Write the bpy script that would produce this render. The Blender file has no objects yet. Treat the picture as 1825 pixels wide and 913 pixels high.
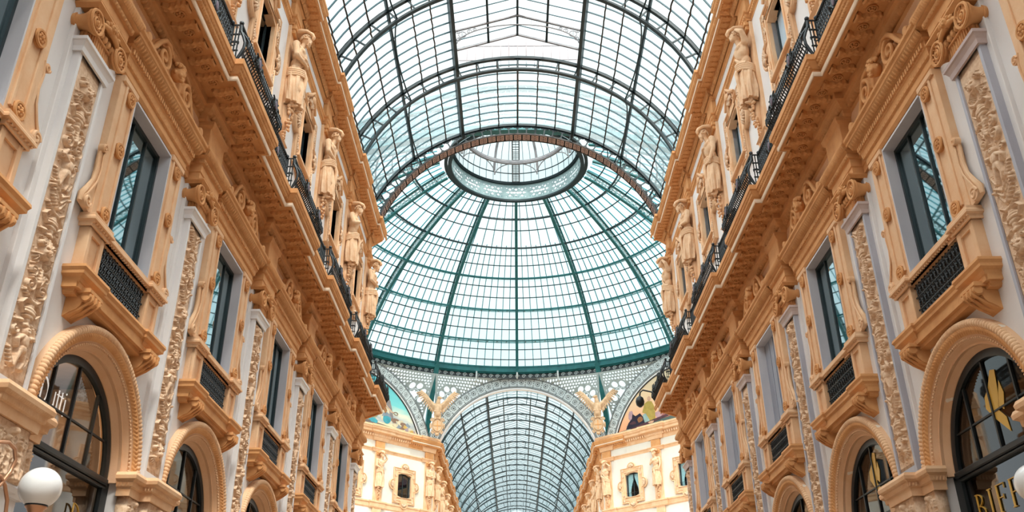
import bpy, math, random
import numpy as np
from mathutils import Vector, Matrix

# ------------------------------------------------------------------ camera, sky, exposure
sc = bpy.context.scene
COL = sc.collection
PI = math.pi
cd = bpy.data.cameras.new('camera')
cd.sensor_width = 36.0
cd.lens = 1605.0 / 1825.0 * 36.0
cd.clip_end = 600
cam = bpy.data.objects.new('camera', cd)
COL.objects.link(cam)
RM = [[0.999969397, 0.0077505227, 0.001065075], [0.004489005, -0.456936384, -0.889488048], [-0.006407326, 0.889465609, -0.456957193]]
M4 = Matrix(RM).to_4x4()
M4.translation = Vector((-0.29, 0.0, 1.6))
cam.matrix_world = M4
sc.camera = cam

wd = bpy.data.worlds.new('sky')
sc.world = wd
wd.use_nodes = True
wn = wd.node_tree
wn.nodes.clear()
w_out = wn.nodes.new('ShaderNodeOutputWorld')
w_bg = wn.nodes.new('ShaderNodeBackground')
w_tc = wn.nodes.new('ShaderNodeTexCoord')
w_no = wn.nodes.new('ShaderNodeTexNoise')
w_no.inputs['Scale'].default_value = 2.2
w_no.inputs['Detail'].default_value = 5
w_cr = wn.nodes.new('ShaderNodeValToRGB')
w_cr.color_ramp.elements[0].position = 0.38
w_cr.color_ramp.elements[0].color = (0.74, 0.95, 0.98, 1)
w_cr.color_ramp.elements[1].position = 0.62
w_cr.color_ramp.elements[1].color = (0.98, 1.0, 1.0, 1)
wn.links.new(w_tc.outputs['Generated'], w_no.inputs['Vector'])
wn.links.new(w_no.outputs['Fac'], w_cr.inputs['Fac'])
wn.links.new(w_cr.outputs['Color'], w_bg.inputs['Color'])
w_bg.inputs['Strength'].default_value = 0.48
wn.links.new(w_bg.outputs['Background'], w_out.inputs['Surface'])

sun_d = bpy.data.lights.new('sun', 'SUN')
sun_d.energy = 2.9
sun_d.angle = math.radians(9)
sun_d.color = (1.0, 0.95, 0.88)
sun = bpy.data.objects.new('sun', sun_d)
sun.rotation_euler = Vector((-0.16, 0.46, -0.80)).to_track_quat('-Z', 'Y').to_euler()
COL.objects.link(sun)
# added fill lamp: very soft overhead light on top of the sky
ov_d = bpy.data.lights.new('overcast_fill', 'SUN')
ov_d.energy = 3.7
ov_d.angle = math.radians(120)
ov_d.color = (0.96, 0.98, 1.0)
ov = bpy.data.objects.new('overcast_fill', ov_d)
ov.rotation_euler = Vector((0.12, 0.45, -1.0)).to_track_quat('-Z', 'Y').to_euler()
COL.objects.link(ov)

sc.view_settings.view_transform = 'Standard'
sc.view_settings.look = 'None'
sc.view_settings.exposure = 1.33
sc.view_settings.gamma = 1.0
sc.view_settings.use_curve_mapping = False
sc.cycles.max_bounces = 7
sc.cycles.diffuse_bounces = 3
sc.cycles.glossy_bounces = 3
sc.cycles.transmission_bounces = 3
sc.cycles.transparent_max_bounces = 14
sc.cycles.caustics_reflective = False
sc.cycles.caustics_refractive = False
sc.cycles.use_denoising = True
sc.cycles.use_adaptive_sampling = True
sc.cycles.adaptive_threshold = 0.02

# ------------------------------------------------------------------ materials
def mat(name, col, rough=0.7, metal=0.0, spec=0.3, var=0.0, vscale=3.0, col2=None, bump=0.0, bscale=30.0, streak=False):
    m = bpy.data.materials.new(name)
    m.use_nodes = True
    nt = m.node_tree
    b = nt.nodes['Principled BSDF']
    b.inputs['Roughness'].default_value = rough
    b.inputs['Metallic'].default_value = metal
    b.inputs['Specular IOR Level'].default_value = spec
    b.inputs['Base Color'].default_value = (*col, 1)
    if var > 0 or col2 or bump > 0:
        tc = nt.nodes.new('ShaderNodeTexCoord')
        src = tc.outputs['Object']
    if var > 0 or col2:
        n = nt.nodes.new('ShaderNodeTexNoise')
        n.inputs['Scale'].default_value = vscale
        n.inputs['Detail'].default_value = 6
        n.inputs['Roughness'].default_value = 0.6
        if streak:
            mp = nt.nodes.new('ShaderNodeMapping')
            mp.inputs['Scale'].default_value = (1, 1, 0.25)
            nt.links.new(src, mp.inputs['Vector'])
            nt.links.new(mp.outputs['Vector'], n.inputs['Vector'])
        else:
            nt.links.new(src, n.inputs['Vector'])
        cr = nt.nodes.new('ShaderNodeValToRGB')
        c2 = col2 or tuple(max(0, c * (1 - var)) for c in col)
        cr.color_ramp.elements[0].position = 0.3
        cr.color_ramp.elements[0].color = (*c2, 1)
        cr.color_ramp.elements[1].position = 0.62
        cr.color_ramp.elements[1].color = (*col, 1)
        nt.links.new(n.outputs['Fac'], cr.inputs['Fac'])
        nt.links.new(cr.outputs['Color'], b.inputs['Base Color'])
    if bump > 0:
        n2 = nt.nodes.new('ShaderNodeTexNoise')
        n2.inputs['Scale'].default_value = bscale
        n2.inputs['Detail'].default_value = 4
        nt.links.new(src, n2.inputs['Vector'])
        bp = nt.nodes.new('ShaderNodeBump')
        bp.inputs['Strength'].default_value = bump
        bp.inputs['Distance'].default_value = 0.02
        nt.links.new(n2.outputs['Fac'], bp.inputs['Height'])
        nt.links.new(bp.outputs['Normal'], b.inputs['Normal'])
    return m

def glass(name, tint, gloss, refl=0.06, rough=0.02, milk=0.0):
    """pane: see-through tint with a fresnel reflection"""
    m = bpy.data.materials.new(name)
    m.use_nodes = True
    nt = m.node_tree
    nt.nodes.clear()
    o = nt.nodes.new('ShaderNodeOutputMaterial')
    t = nt.nodes.new('ShaderNodeBsdfTransparent')
    t.inputs['Color'].default_value = (*tint, 1)
    g = nt.nodes.new('ShaderNodeBsdfGlossy')
    g.inputs['Color'].default_value = (*gloss, 1)
    g.inputs['Roughness'].default_value = rough
    f = nt.nodes.new('ShaderNodeLayerWeight')
    f.inputs['Blend'].default_value = 0.5
    pw = nt.nodes.new('ShaderNodeMath'); pw.operation = 'POWER'; pw.inputs[1].default_value = 3.0
    ma = nt.nodes.new('ShaderNodeMath'); ma.operation = 'MULTIPLY_ADD'; ma.inputs[1].default_value = 1-refl; ma.inputs[2].default_value = refl
    nt.links.new(f.outputs['Facing'], pw.inputs[0]); nt.links.new(pw.outputs[0], ma.inputs[0])
    if milk > 0:      # dusty wired glass scatters part of the daylight
        tr = nt.nodes.new('ShaderNodeBsdfTranslucent'); tr.inputs['Color'].default_value = (0.50, 0.56, 0.57, 1)
        m2 = nt.nodes.new('ShaderNodeMixShader'); m2.inputs['Fac'].default_value = milk
        nt.links.new(t.outputs['BSDF'], m2.inputs[1]); nt.links.new(tr.outputs['BSDF'], m2.inputs[2])
        t = m2
    mx = nt.nodes.new('ShaderNodeMixShader')
    nt.links.new(ma.outputs[0], mx.inputs['Fac'])
    nt.links.new(t.outputs[0], mx.inputs[1])
    nt.links.new(g.outputs['BSDF'], mx.inputs[2])
    nt.links.new(mx.outputs['Shader'], o.inputs['Surface'])
    return m

STUCCO = mat('ochre_stucco', (0.76, 0.375, 0.150), 0.75, col2=(0.62, 0.275, 0.098), vscale=1.7, bump=0.25, bscale=18)  # same stucco, deepened to paint in the shade under cornices and soffits
LIP = mat('lit_lip_tint', (0.90, 0.70, 0.52), 0.7, var=0.1, vscale=3)  # near-white tint paints in the light caught along the lips
STUCCO_L = mat('pale_stucco', (0.87, 0.56, 0.335), 0.75, col2=(0.80, 0.45, 0.235), vscale=2.0, bump=0.2, bscale=22)
RELIEF = mat('relief_stucco', (0.86, 0.62, 0.43), 0.8, col2=(0.66, 0.40, 0.235), vscale=13, bump=0.3, bscale=40)
PLASTER = mat('plaster', (0.86, 0.81, 0.78), 0.8, col2=(0.80, 0.745, 0.72), vscale=0.8, bump=0.08, bscale=9, streak=True)
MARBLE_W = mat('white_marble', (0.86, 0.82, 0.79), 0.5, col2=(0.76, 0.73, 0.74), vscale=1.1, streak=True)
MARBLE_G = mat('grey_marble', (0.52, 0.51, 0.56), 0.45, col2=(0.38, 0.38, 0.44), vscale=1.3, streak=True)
MARBLE_R = mat('reveal_marble', (0.70, 0.67, 0.69), 0.5, col2=(0.56, 0.54, 0.58), vscale=1.2, streak=True)
MARBLE_P = mat('rosy_marble', (0.60, 0.47, 0.43), 0.5, col2=(0.48, 0.37, 0.35), vscale=2.5)
ARCHM = mat('patched_stucco', (0.85, 0.53, 0.32), 0.75, col2=(0.80, 0.46, 0.25), vscale=2.0, bump=0.1, bscale=22)
_n = ARCHM.node_tree; _v = _n.nodes.new('ShaderNodeTexNoise'); _v.inputs['Scale'].default_value = 3.4; _v.inputs['Detail'].default_value = 1.5
_r = _n.nodes.new('ShaderNodeMapRange'); _r.inputs['From Min'].default_value = .70; _r.inputs['From Max'].default_value = .72
_x = _n.nodes.new('ShaderNodeMix'); _x.data_type = 'RGBA'; _x.inputs[7].default_value = (.88, .74, .60, 1)
_c = [q for q in _n.nodes if q.type == 'VALTORGB'][0]; _t = [q for q in _n.nodes if q.type == 'TEX_COORD'][0]
_n.links.new(_t.outputs['Object'], _v.inputs['Vector']); _n.links.new(_v.outputs['Fac'], _r.inputs['Value']); _n.links.new(_r.outputs[0], _x.inputs[0]); _n.links.new(_c.outputs['Color'], _x.inputs[6]); _n.links.new(_x.outputs[2], _n.nodes['Principled BSDF'].inputs['Base Color'])
CREAM = mat('cream_plaster', (0.80, 0.74, 0.65), 0.8, col2=(0.76, 0.68, 0.57), vscale=0.7)
STATUE = mat('statue_stone', (0.84, 0.57, 0.36), 0.75, col2=(0.76, 0.45, 0.25), vscale=5, bump=0.15, bscale=30)
IRON = mat('black_iron', (0.012, 0.016, 0.018), 0.45, spec=0.5, var=0.3)
TEAL = mat('teal_iron', (0.008, 0.13, 0.135), 0.5, spec=0.4, col2=(0.005, 0.085, 0.092), vscale=2)
DARKTEAL = mat('dark_teal_iron', (0.004, 0.016, 0.019), 0.5, spec=0.4, var=0.3)
BARTEAL = mat('glazing_teal', (0.006, 0.060, 0.078), 0.5, spec=0.4)
BRONZE = mat('brown_iron', (0.032, 0.021, 0.016), 0.5, spec=0.4, var=0.4)
GREYIRON = mat('grey_cast_iron', (0.62, 0.66, 0.66), 0.6, col2=(0.48, 0.53, 0.53), vscale=3)
GREYROOF = mat('lantern_grey', (0.30, 0.27, 0.27), 0.6, col2=(0.20, 0.19, 0.20), vscale=3)
SPANGREY = mat('spandrel_grey', (0.42, 0.48, 0.48), 0.6, col2=(0.30, 0.36, 0.36), vscale=5)
DOMEGREY = mat('dome_fretwork_grey', (0.30, 0.38, 0.38), 0.6, col2=(0.20, 0.27, 0.27), vscale=3)
DOMEBAR = mat('dome_glazing_teal', (0.010, 0.20, 0.24), 0.5, spec=0.4)
PINKTILE = mat('pink_cast_panel', (0.55, 0.36, 0.30), 0.6, col2=(0.42, 0.27, 0.22), vscale=6)
ROOFGLASS = glass('roof_glass', (0.92, 0.98, 0.99), (0.25, 0.3, 0.32), 0.02, milk=0.28)
DOMEGLASS = glass('dome_glass', (0.88, 0.985, 0.99), (0.25, 0.3, 0.32), 0.02, milk=0.18)
SHOPGLASS = glass('shop_glass', (0.55, 0.52, 0.50), (0.50, 0.50, 0.50), 0.05)
WINGLASS = glass('window_glass', (0.16, 0.20, 0.21), (0.75, 0.95, 1.0), 0.34)
BLIND = mat('grey_blind', (0.36, 0.37, 0.42), 0.6, col2=(0.27, 0.28, 0.33), vscale=2, streak=True)
PALEBLIND = mat('pale_blue_blind', (0.52, 0.62, 0.70), 0.6, var=0.12, vscale=2)
WINFRAME = mat('dark_window_frame', (0.015, 0.026, 0.03), 0.4, spec=0.5)
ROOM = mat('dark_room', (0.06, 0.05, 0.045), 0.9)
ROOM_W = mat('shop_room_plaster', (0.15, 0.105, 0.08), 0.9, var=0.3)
LOWGLASS = glass('lower_shop_glass', (0.10, 0.10, 0.10), (0.55, 0.55, 0.57), 0.08)
GOLD = mat('gold_letter', (0.66, 0.38, 0.06), 0.35, metal=0.2, spec=0.5)
WHITE = mat('white_letter', (0.9, 0.9, 0.88), 0.5)
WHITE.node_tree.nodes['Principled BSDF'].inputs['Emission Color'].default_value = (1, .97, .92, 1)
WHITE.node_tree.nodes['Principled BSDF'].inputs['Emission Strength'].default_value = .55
OPAL = mat('opal_glass', (0.88, 0.86, 0.84), 0.15, spec=0.6)
COPPER = mat('copper_tube', (0.62, 0.32, 0.18), 0.35, metal=0.5)
FLOORM = mat('mosaic_floor', (0.34, 0.25, 0.18), 0.5, col2=(0.26, 0.19, 0.15), vscale=0.7)
CURTAIN = mat('blue_curtain', (0.55, 0.80, 0.84), 0.8, var=0.25, vscale=9)
EDGE_DARK = mat('rim_dark', (0.05, 0.03, 0.02), 0.6)

# ------------------------------------------------------------------ mesh builder
class MB:
    def __init__(s):
        s.v = []; s.f = []; s.n = 0
    def add(s, V, F, M=None):
        if M is not None:
            V = [tuple(M @ Vector(p)) for p in V]
        b = s.n
        s.v.extend(V); s.n += len(V)
        s.f.extend([tuple(i + b for i in q) for q in F])
        return s
    def box(s, x0, x1, y0, y1, z0, z1, M=None):
        V = [(x0,y0,z0),(x1,y0,z0),(x1,y1,z0),(x0,y1,z0),(x0,y0,z1),(x1,y0,z1),(x1,y1,z1),(x0,y1,z1)]
        return s.add(V, [(0,3,2,1),(4,5,6,7),(0,1,5,4),(1,2,6,5),(2,3,7,6),(3,0,4,7)], M)
    def bbox(s, x0, x1, y0, y1, z0, z1, c=0.015, M=None):
        """box with its outer (+x) edges chamfered"""
        V = []
        for (x, k) in ((x0, 0), (x1 - c, 0), (x1, c)):
            V += [(x, y0+k, z0+k), (x, y1-k, z0+k), (x, y1-k, z1-k), (x, y0+k, z1-k)]
        F = [(3,2,1,0), (8,9,10,11)]
        for r in (0, 4):
            for i in range(4):
                j = (i+1) % 4
                F.append((r+i, r+j, r+4+j, r+4+i))
        return s.add(V, F, M)
    def rings(s, R, closed=True, cap=True, loop=False, M=None):
        n = len(R[0]); V = [p for r in R for p in r]; F = []
        K = len(R)
        for k in range(K if loop else K-1):
            a = k*n; b = ((k+1) % K)*n
            for i in range(n if closed else n-1):
                j = (i+1) % n
                F.append((a+i, a+j, b+j, b+i))
        if cap and closed and not loop:
            F.append(tuple(range(n-1, -1, -1))); F.append(tuple(range((K-1)*n, K*n)))
        return s.add(V, F, M)
    def tube(s, P, r, n=6, cap=True, loop=False, M=None, sq=None):
        """round tube through points; r number or list; sq=(w,h) flat bar instead"""
        P = [Vector(p) for p in P]; K = len(P); R = []
        up = None
        for k in range(K):
            if loop: t = P[(k+1) % K] - P[k-1]
            else: t = P[min(k+1, K-1)] - P[max(k-1, 0)]
            if t.length < 1e-9: t = Vector((0, 0, 1))
            t.normalize()
            if up is None:
                up = Vector((0, 0, 1)) if abs(t.z) < 0.9 else Vector((1, 0, 0))
            a = t.cross(up)
            if a.length < 1e-6: a = t.orthogonal()
            a.normalize(); b = a.cross(t).normalized(); up = b
            rr = r[k] if isinstance(r, (list, tuple)) else r
            if sq:
                R.append([tuple(P[k] + a*x*sq[0]/2 + b*y*sq[1]/2) for x, y in ((-1,-1),(1,-1),(1,1),(-1,1))])
            else:
                R.append([tuple(P[k] + a*math.cos(2*PI*i/n)*rr + b*math.sin(2*PI*i/n)*rr) for i in range(n)])
        return s.rings(R, True, cap, loop, M)
    def bar(s, a, b, w, h=None):
        return s.tube([a, b], 0, sq=(w, h or w))
    def ell(s, c, r, nu=8, nv=6, M=None, rot=None):
        if not hasattr(r, '__len__'): r = (r, r, r)
        V = []; F = []
        for j in range(1, nv):
            t = PI*j/nv
            for i in range(nu):
                a = 2*PI*i/nu
                V.append((math.sin(t)*math.cos(a), math.sin(t)*math.sin(a), math.cos(t)))
        V.append((0,0,1)); V.append((0,0,-1))
        for j in range(nv-2):
            for i in range(nu):
                k = (i+1) % nu
                F.append((j*nu+i, (j+1)*nu+i, (j+1)*nu+k, j*nu+k))
        T = len(V)-2
        for i in range(nu):
            k = (i+1) % nu
            F.append((T, i, k)); F.append((T+1, (nv-2)*nu+k, (nv-2)*nu+i))
        Q = []
        for p in V:
            q = Vector((p[0]*r[0], p[1]*r[1], p[2]*r[2]))
            if rot is not None: q = rot @ q
            Q.append((q.x+c[0], q.y+c[1], q.z+c[2]))
        return s.add(Q, F, M)
    def cap_(s, a, b, ra, rb, n=8):
        """tapered limb with round ends"""
        a = Vector(a); b = Vector(b)
        s.tube([a, a.lerp(b, .33), a.lerp(b, .66), b], [ra, ra*.72+rb*.28, ra*.35+rb*.65, rb], n)
        s.ell(a, ra, n, 6); s.ell(b, rb, n, 6)
        return s
    def lathe(s, prof, c=(0,0,0), n=16, M=None):
        R = [[(c[0]+r*math.cos(2*PI*i/n), c[1]+r*math.sin(2*PI*i/n), c[2]+z) for i in range(n)] for r, z in prof]
        return s.rings(R, True, True, False, M)
    def sweep(s, prof, path, close=False):
        """mitred moulding: prof [(p,z)] closed polygon, path [(x,y)]; p grows to the right of travel +y => +x"""
        K = len(path); R = []
        def nrm(a, b):
            d = Vector((b[0]-a[0], b[1]-a[1])); d.normalize(); return Vector((d.y, -d.x))
        for k in range(K):
            a = nrm(path[k-1], path[k]) if k > 0 else None
            b = nrm(path[k], path[k+1]) if k < K-1 else None
            if a is None: o = b
            elif b is None: o = a
            else: o = (a+b) / max(0.15, 1+a.dot(b))
            R.append([(path[k][0]+o.x*p, path[k][1]+o.y*p, z) for p, z in prof])
        return s.rings(R, True, True)
    def arc(s, prof, zc, a0, a1, n, fn=None, yc=0):
        """sweep prof [(R,p)] round an arch centred (y=yc, z=zc); angle from vertical"""
        R = []
        for k in range(n+1):
            a = a0+(a1-a0)*k/n
            pr = fn(k, a) if fn else prof
            R.append([(p, yc+r*math.sin(a), zc+r*math.cos(a)) for r, p in pr])
        return s.rings(R, True, True)
    def fret(s, nu, nv, mask, fn, th):
        """pierced plate: cells (i,j) kept where mask; fn(u,v,w) -> 3D, th thickness"""
        keep = np.array([[bool(mask((i+.5)/nu, (j+.5)/nv)) for j in range(nv)] for i in range(nu)])
        ids = {}
        def vid(i, j, w):
            k = (i, j, w)
            if k not in ids:
                ids[k] = len(V); V.append(tuple(fn(i/nu, j/nv, th if w else 0.0)))
            return ids[k]
        V = []; F = []
        for i in range(nu):
            for j in range(nv):
                if not keep[i, j]: continue
                for w in (0, 1):
                    q = (vid(i,j,w), vid(i+1,j,w), vid(i+1,j+1,w), vid(i,j+1,w))
                    F.append(q if w else q[::-1])
                for (di, dj, a, b) in ((-1,0,(i,j),(i,j+1)),(1,0,(i+1,j+1),(i+1,j)),(0,-1,(i+1,j),(i,j)),(0,1,(i,j+1),(i+1,j+1))):
                    x, y = i+di, j+dj
                    if x < 0 or y < 0 or x >= nu or y >= nv or not keep[x, y]:
                        F.append((vid(*a,0), vid(*b,0), vid(*b,1), vid(*a,1)))
        return s.add(V, F)
    def grid(s, X, Y, Z, close_u=False):
        nu, nv = X.shape
        V = list(zip(X.ravel().tolist(), Y.ravel().tolist(), Z.ravel().tolist()))
        F = []
        for i in range(nu if close_u else nu-1):
            a = i*nv; b = ((i+1) % nu)*nv
            for j in range(nv-1):
                F.append((a+j, b+j, b+j+1, a+j+1))
        return s.add(V, F)
    def mesh(s, name, m, smooth=False, angle=None):
        me = bpy.data.meshes.new(name)
        me.from_pydata(s.v, [], s.f)
        me.materials.append(m)
        me.update()
        if smooth:
            me.polygons.foreach_set('use_smooth', [True]*len(me.polygons))
            if angle: me.set_sharp_from_angle(angle=math.radians(angle))
        return me
    def build(s, name, m, parent=None, smooth=False, angle=None, loc=None, rz=0.0):
        if not s.v: return None
        o = bpy.data.objects.new(name, s.mesh(name, m, smooth, angle))
        COL.objects.link(o)
        if parent: o.parent = parent
        if loc: o.location = loc
        if rz: o.rotation_euler = (0, 0, rz)
        return o

def remesh(mb, name, m, voxel, parent=None, smooth=True, it=2):
    """fuse the builder's overlapping pieces into one continuous surface"""
    o = bpy.data.objects.new('tmp', mb.mesh('tmp', m))
    COL.objects.link(o)
    r = o.modifiers.new('r', 'REMESH'); r.mode = 'VOXEL'; r.voxel_size = voxel
    if it:
        q = o.modifiers.new('s', 'SMOOTH'); q.iterations = it; q.factor = 0.5
    dg = bpy.context.evaluated_depsgraph_get(); dg.update()
    me = bpy.data.meshes.new_from_object(o.evaluated_get(dg))
    me.name = name
    me.materials.clear(); me.materials.append(m)
    me.polygons.foreach_set('use_smooth', [smooth]*len(me.polygons))
    bpy.data.objects.remove(o)
    n = bpy.data.objects.new(name, me)
    COL.objects.link(n)
    if parent: n.parent = parent
    return n

def tag(o, label=None, cat=None, group=None, kind=None):
    if label: o['label'] = label
    if cat: o['category'] = cat
    if group: o['group'] = group
    if kind: o['kind'] = kind
    return o

def thing(name, label, cat, loc=(0,0,0), rz=0.0, group=None):
    o = bpy.data.objects.new(name, None)
    o.empty_display_size = 0.3
    COL.objects.link(o)
    o.location = loc; o.rotation_euler = (0, 0, rz)
    return tag(o, label, cat, group)

def kids(o):
    return [c for c in o.children]

def dup(o, loc, rz, label, group=None, parent=None):
    r = o.copy(); COL.objects.link(r)
    r.location = loc; r.rotation_euler = (0, 0, rz)
    r['label'] = label
    if group: r['group'] = group
    for c in kids(o):
        d = c.copy(); COL.objects.link(d); d.parent = r
        for g in kids(c):
            e = g.copy(); COL.objects.link(e); e.parent = d
    return r

def struct(o):
    o['kind'] = 'structure'
    return o

def spiral(cy, cz, r0, turns, a0, sgn=1, x=0.0, n=28, rmin=0.12):
    P = []
    for i in range(n+1):
        t = i/n; r = r0*(1-t*(1-rmin)); a = a0+sgn*turns*2*PI*t
        P.append((x, cy+r*math.cos(a), cz+r*math.sin(a)))
    return P

# ------------------------------------------------------------------ layout of the place
WX = 7.3                      # half width of the arcade at the wall plane
BAY = 5.36
PIL = [11.6 + BAY*k for k in range(6)]       # pilaster axes
CEN = [8.92 + BAY*k for k in range(6)]       # bay axes
ENDY = 38.85                  # where the arcade opens into the octagon
OC = 58.0                     # octagon centre
FARY = 77.3
SIDE = {-1: 'left', 1: 'right'}
ORD = ['first', 'second', 'third', 'fourth', 'fifth', 'sixth', 'seventh', 'eighth', 'ninth', 'tenth', 'eleventh', 'twelfth', 'thirteenth', 'fourteenth']
SPR, RO, RI = 5.35, 2.13, 1.66               # shop arch
W0, W1, WH = 8.95, 11.75, 0.95               # main window
U0, U1, UH = 17.8, 19.75, 0.68               # upper window

def at(side, y):
    return ((side*WX, y, 0.0), 0.0 if side < 0 else PI)

def wall_sheet(name, bays, y0, y1, ztop, fmap, arches=True, mains=True, m=PLASTER):
    """wall 0.45 m thick with its openings; fmap(p, y, z) -> world"""
    b = MB(); T = 0.45
    def q(pts):
        n = len(pts)
        b.add([fmap(0, y, z) for y, z in pts] + [fmap(-T, y, z) for y, z in pts],
              [tuple(range(n)), tuple(range(2*n-1, n-1, -1))] )
    def rect(a0, a1, c0, c1):
        if a1-a0 > 1e-4: q([(a0, c0), (a1, c0), (a1, c1), (a0, c1)])
    def reveal(pts):
        n = len(pts)
        V = [fmap(0, y, z) for y, z in pts] + [fmap(-T, y, z) for y, z in pts]
        b.add(V, [(i, (i+1) % n, n+(i+1) % n, n+i) for i in range(n)])
    cur = y0
    H = BAY/2
    for c in bays:
        a, d = c-H, c+H
        if c == bays[-1]: d = y1
        rect(cur, a, 0, ztop)
        cur = d
        if arches:
            rect(a, c-(RI+.13), 0, 7.4); rect(c+(RI+.13), d, 0, 7.4)
            N = 28
            for i in range(N):
                t0 = -PI/2+PI*i/N; t1 = -PI/2+PI*(i+1)/N
                p0 = (c+(RI+.13)*math.sin(t0), SPR+(RI+.13)*math.cos(t0)); p1 = (c+(RI+.13)*math.sin(t1), SPR+(RI+.13)*math.cos(t1))
                q([p0, p1, (p1[0], 7.4), (p0[0], 7.4)])
            reveal([(c-(RI+.13), 0)] + [(c+(RI+.13)*math.sin(-PI/2+PI*i/N), SPR+(RI+.13)*math.cos(-PI/2+PI*i/N)) for i in range(N+1)] + [(c+(RI+.13), 0)])
        else:
            rect(a, d, 0, 7.4)
        if mains:
            rect(a, d, 7.4, W0); rect(a, c-WH, W0, W1); rect(c+WH, d, W0, W1)
            reveal([(c-WH, W0), (c-WH, W1), (c+WH, W1), (c+WH, W0)])
            rect(a, d, W1, U0)
        else:
            rect(a, d, 7.4, U0)
        rect(a, c-UH, U0, U1); rect(c+UH, d, U0, U1); rect(a, d, U1, ztop)
        reveal([(c-UH, U0), (c-UH, U1), (c+UH, U1), (c+UH, U0)])
    rect(cur, y1, 0, ztop)
    b.add([fmap(p, y1, z) for p, z in ((0, 0), (-T, 0), (-T, ztop), (0, ztop))], [(0, 1, 2, 3)])
    return struct(b.build(name, m))

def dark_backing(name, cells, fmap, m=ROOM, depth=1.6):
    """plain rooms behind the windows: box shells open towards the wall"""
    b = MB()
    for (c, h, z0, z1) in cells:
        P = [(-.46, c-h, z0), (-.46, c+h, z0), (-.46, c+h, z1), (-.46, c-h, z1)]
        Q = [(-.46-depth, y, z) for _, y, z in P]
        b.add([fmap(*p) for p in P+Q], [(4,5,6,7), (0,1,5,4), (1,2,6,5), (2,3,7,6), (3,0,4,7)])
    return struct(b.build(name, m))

for s in (-1, 1):
    fm = (lambda p, y, z, s=s: (s*(WX-p), y, z))
    wall_sheet('wall_'+SIDE[s], CEN, -14, ENDY, 23.2, fm)
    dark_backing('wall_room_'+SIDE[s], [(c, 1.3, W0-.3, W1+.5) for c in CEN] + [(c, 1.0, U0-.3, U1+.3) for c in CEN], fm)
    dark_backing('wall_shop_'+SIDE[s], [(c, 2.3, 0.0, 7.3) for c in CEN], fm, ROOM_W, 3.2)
    b = MB(); b.box(min(s*WX, s*(WX+.5)), max(s*WX, s*(WX+.5)), FARY, 142, 0, 23.2)
    struct(b.build('wall_far_'+SIDE[s], CREAM))
b = MB(); b.box(-26, 26, -14, 142, -.2, 0)
struct(b.build('floor', FLOORM))
b = MB(); b.box(-8.2, 8.2, -14.5, -14, 0, 29.2)
struct(b.build('wall_back', PLASTER))
b = MB(); b.box(-8.2, 8.2, 142, 142.4, 0, 24)
struct(b.build('wall_end', CREAM))
# octagon: the two far diagonal walls carry windows, the two near ones are plain
DG = {-1: ((-13.3, 71.3, 0), -PI/4), 1: ((13.3, 71.3, 0), -3*PI/4)}
for s in (-1, 1):
    (ox, oy, _), rz = DG[s]
    fm = (lambda p, y, z, ox=ox, oy=oy, rz=rz: (ox+p*math.cos(rz)-y*math.sin(rz), oy+p*math.sin(rz)+y*math.cos(rz), z))
    wall_sheet('wall_octagon_'+SIDE[s], [-BAY, 0, BAY], -8.49, 8.49, 23.2, fm, False, False, CREAM)
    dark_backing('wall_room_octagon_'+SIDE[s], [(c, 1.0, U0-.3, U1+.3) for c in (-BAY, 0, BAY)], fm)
    b = MB(); b.box(-.45, 0, -8.49, 8.49, 0, 23.2)
    struct(b.build('wall_octagon_near_'+SIDE[s], CREAM, loc=(s*13.3, 44.7, 0), rz=(PI/4 if s < 0 else 3*PI/4)))

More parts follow.
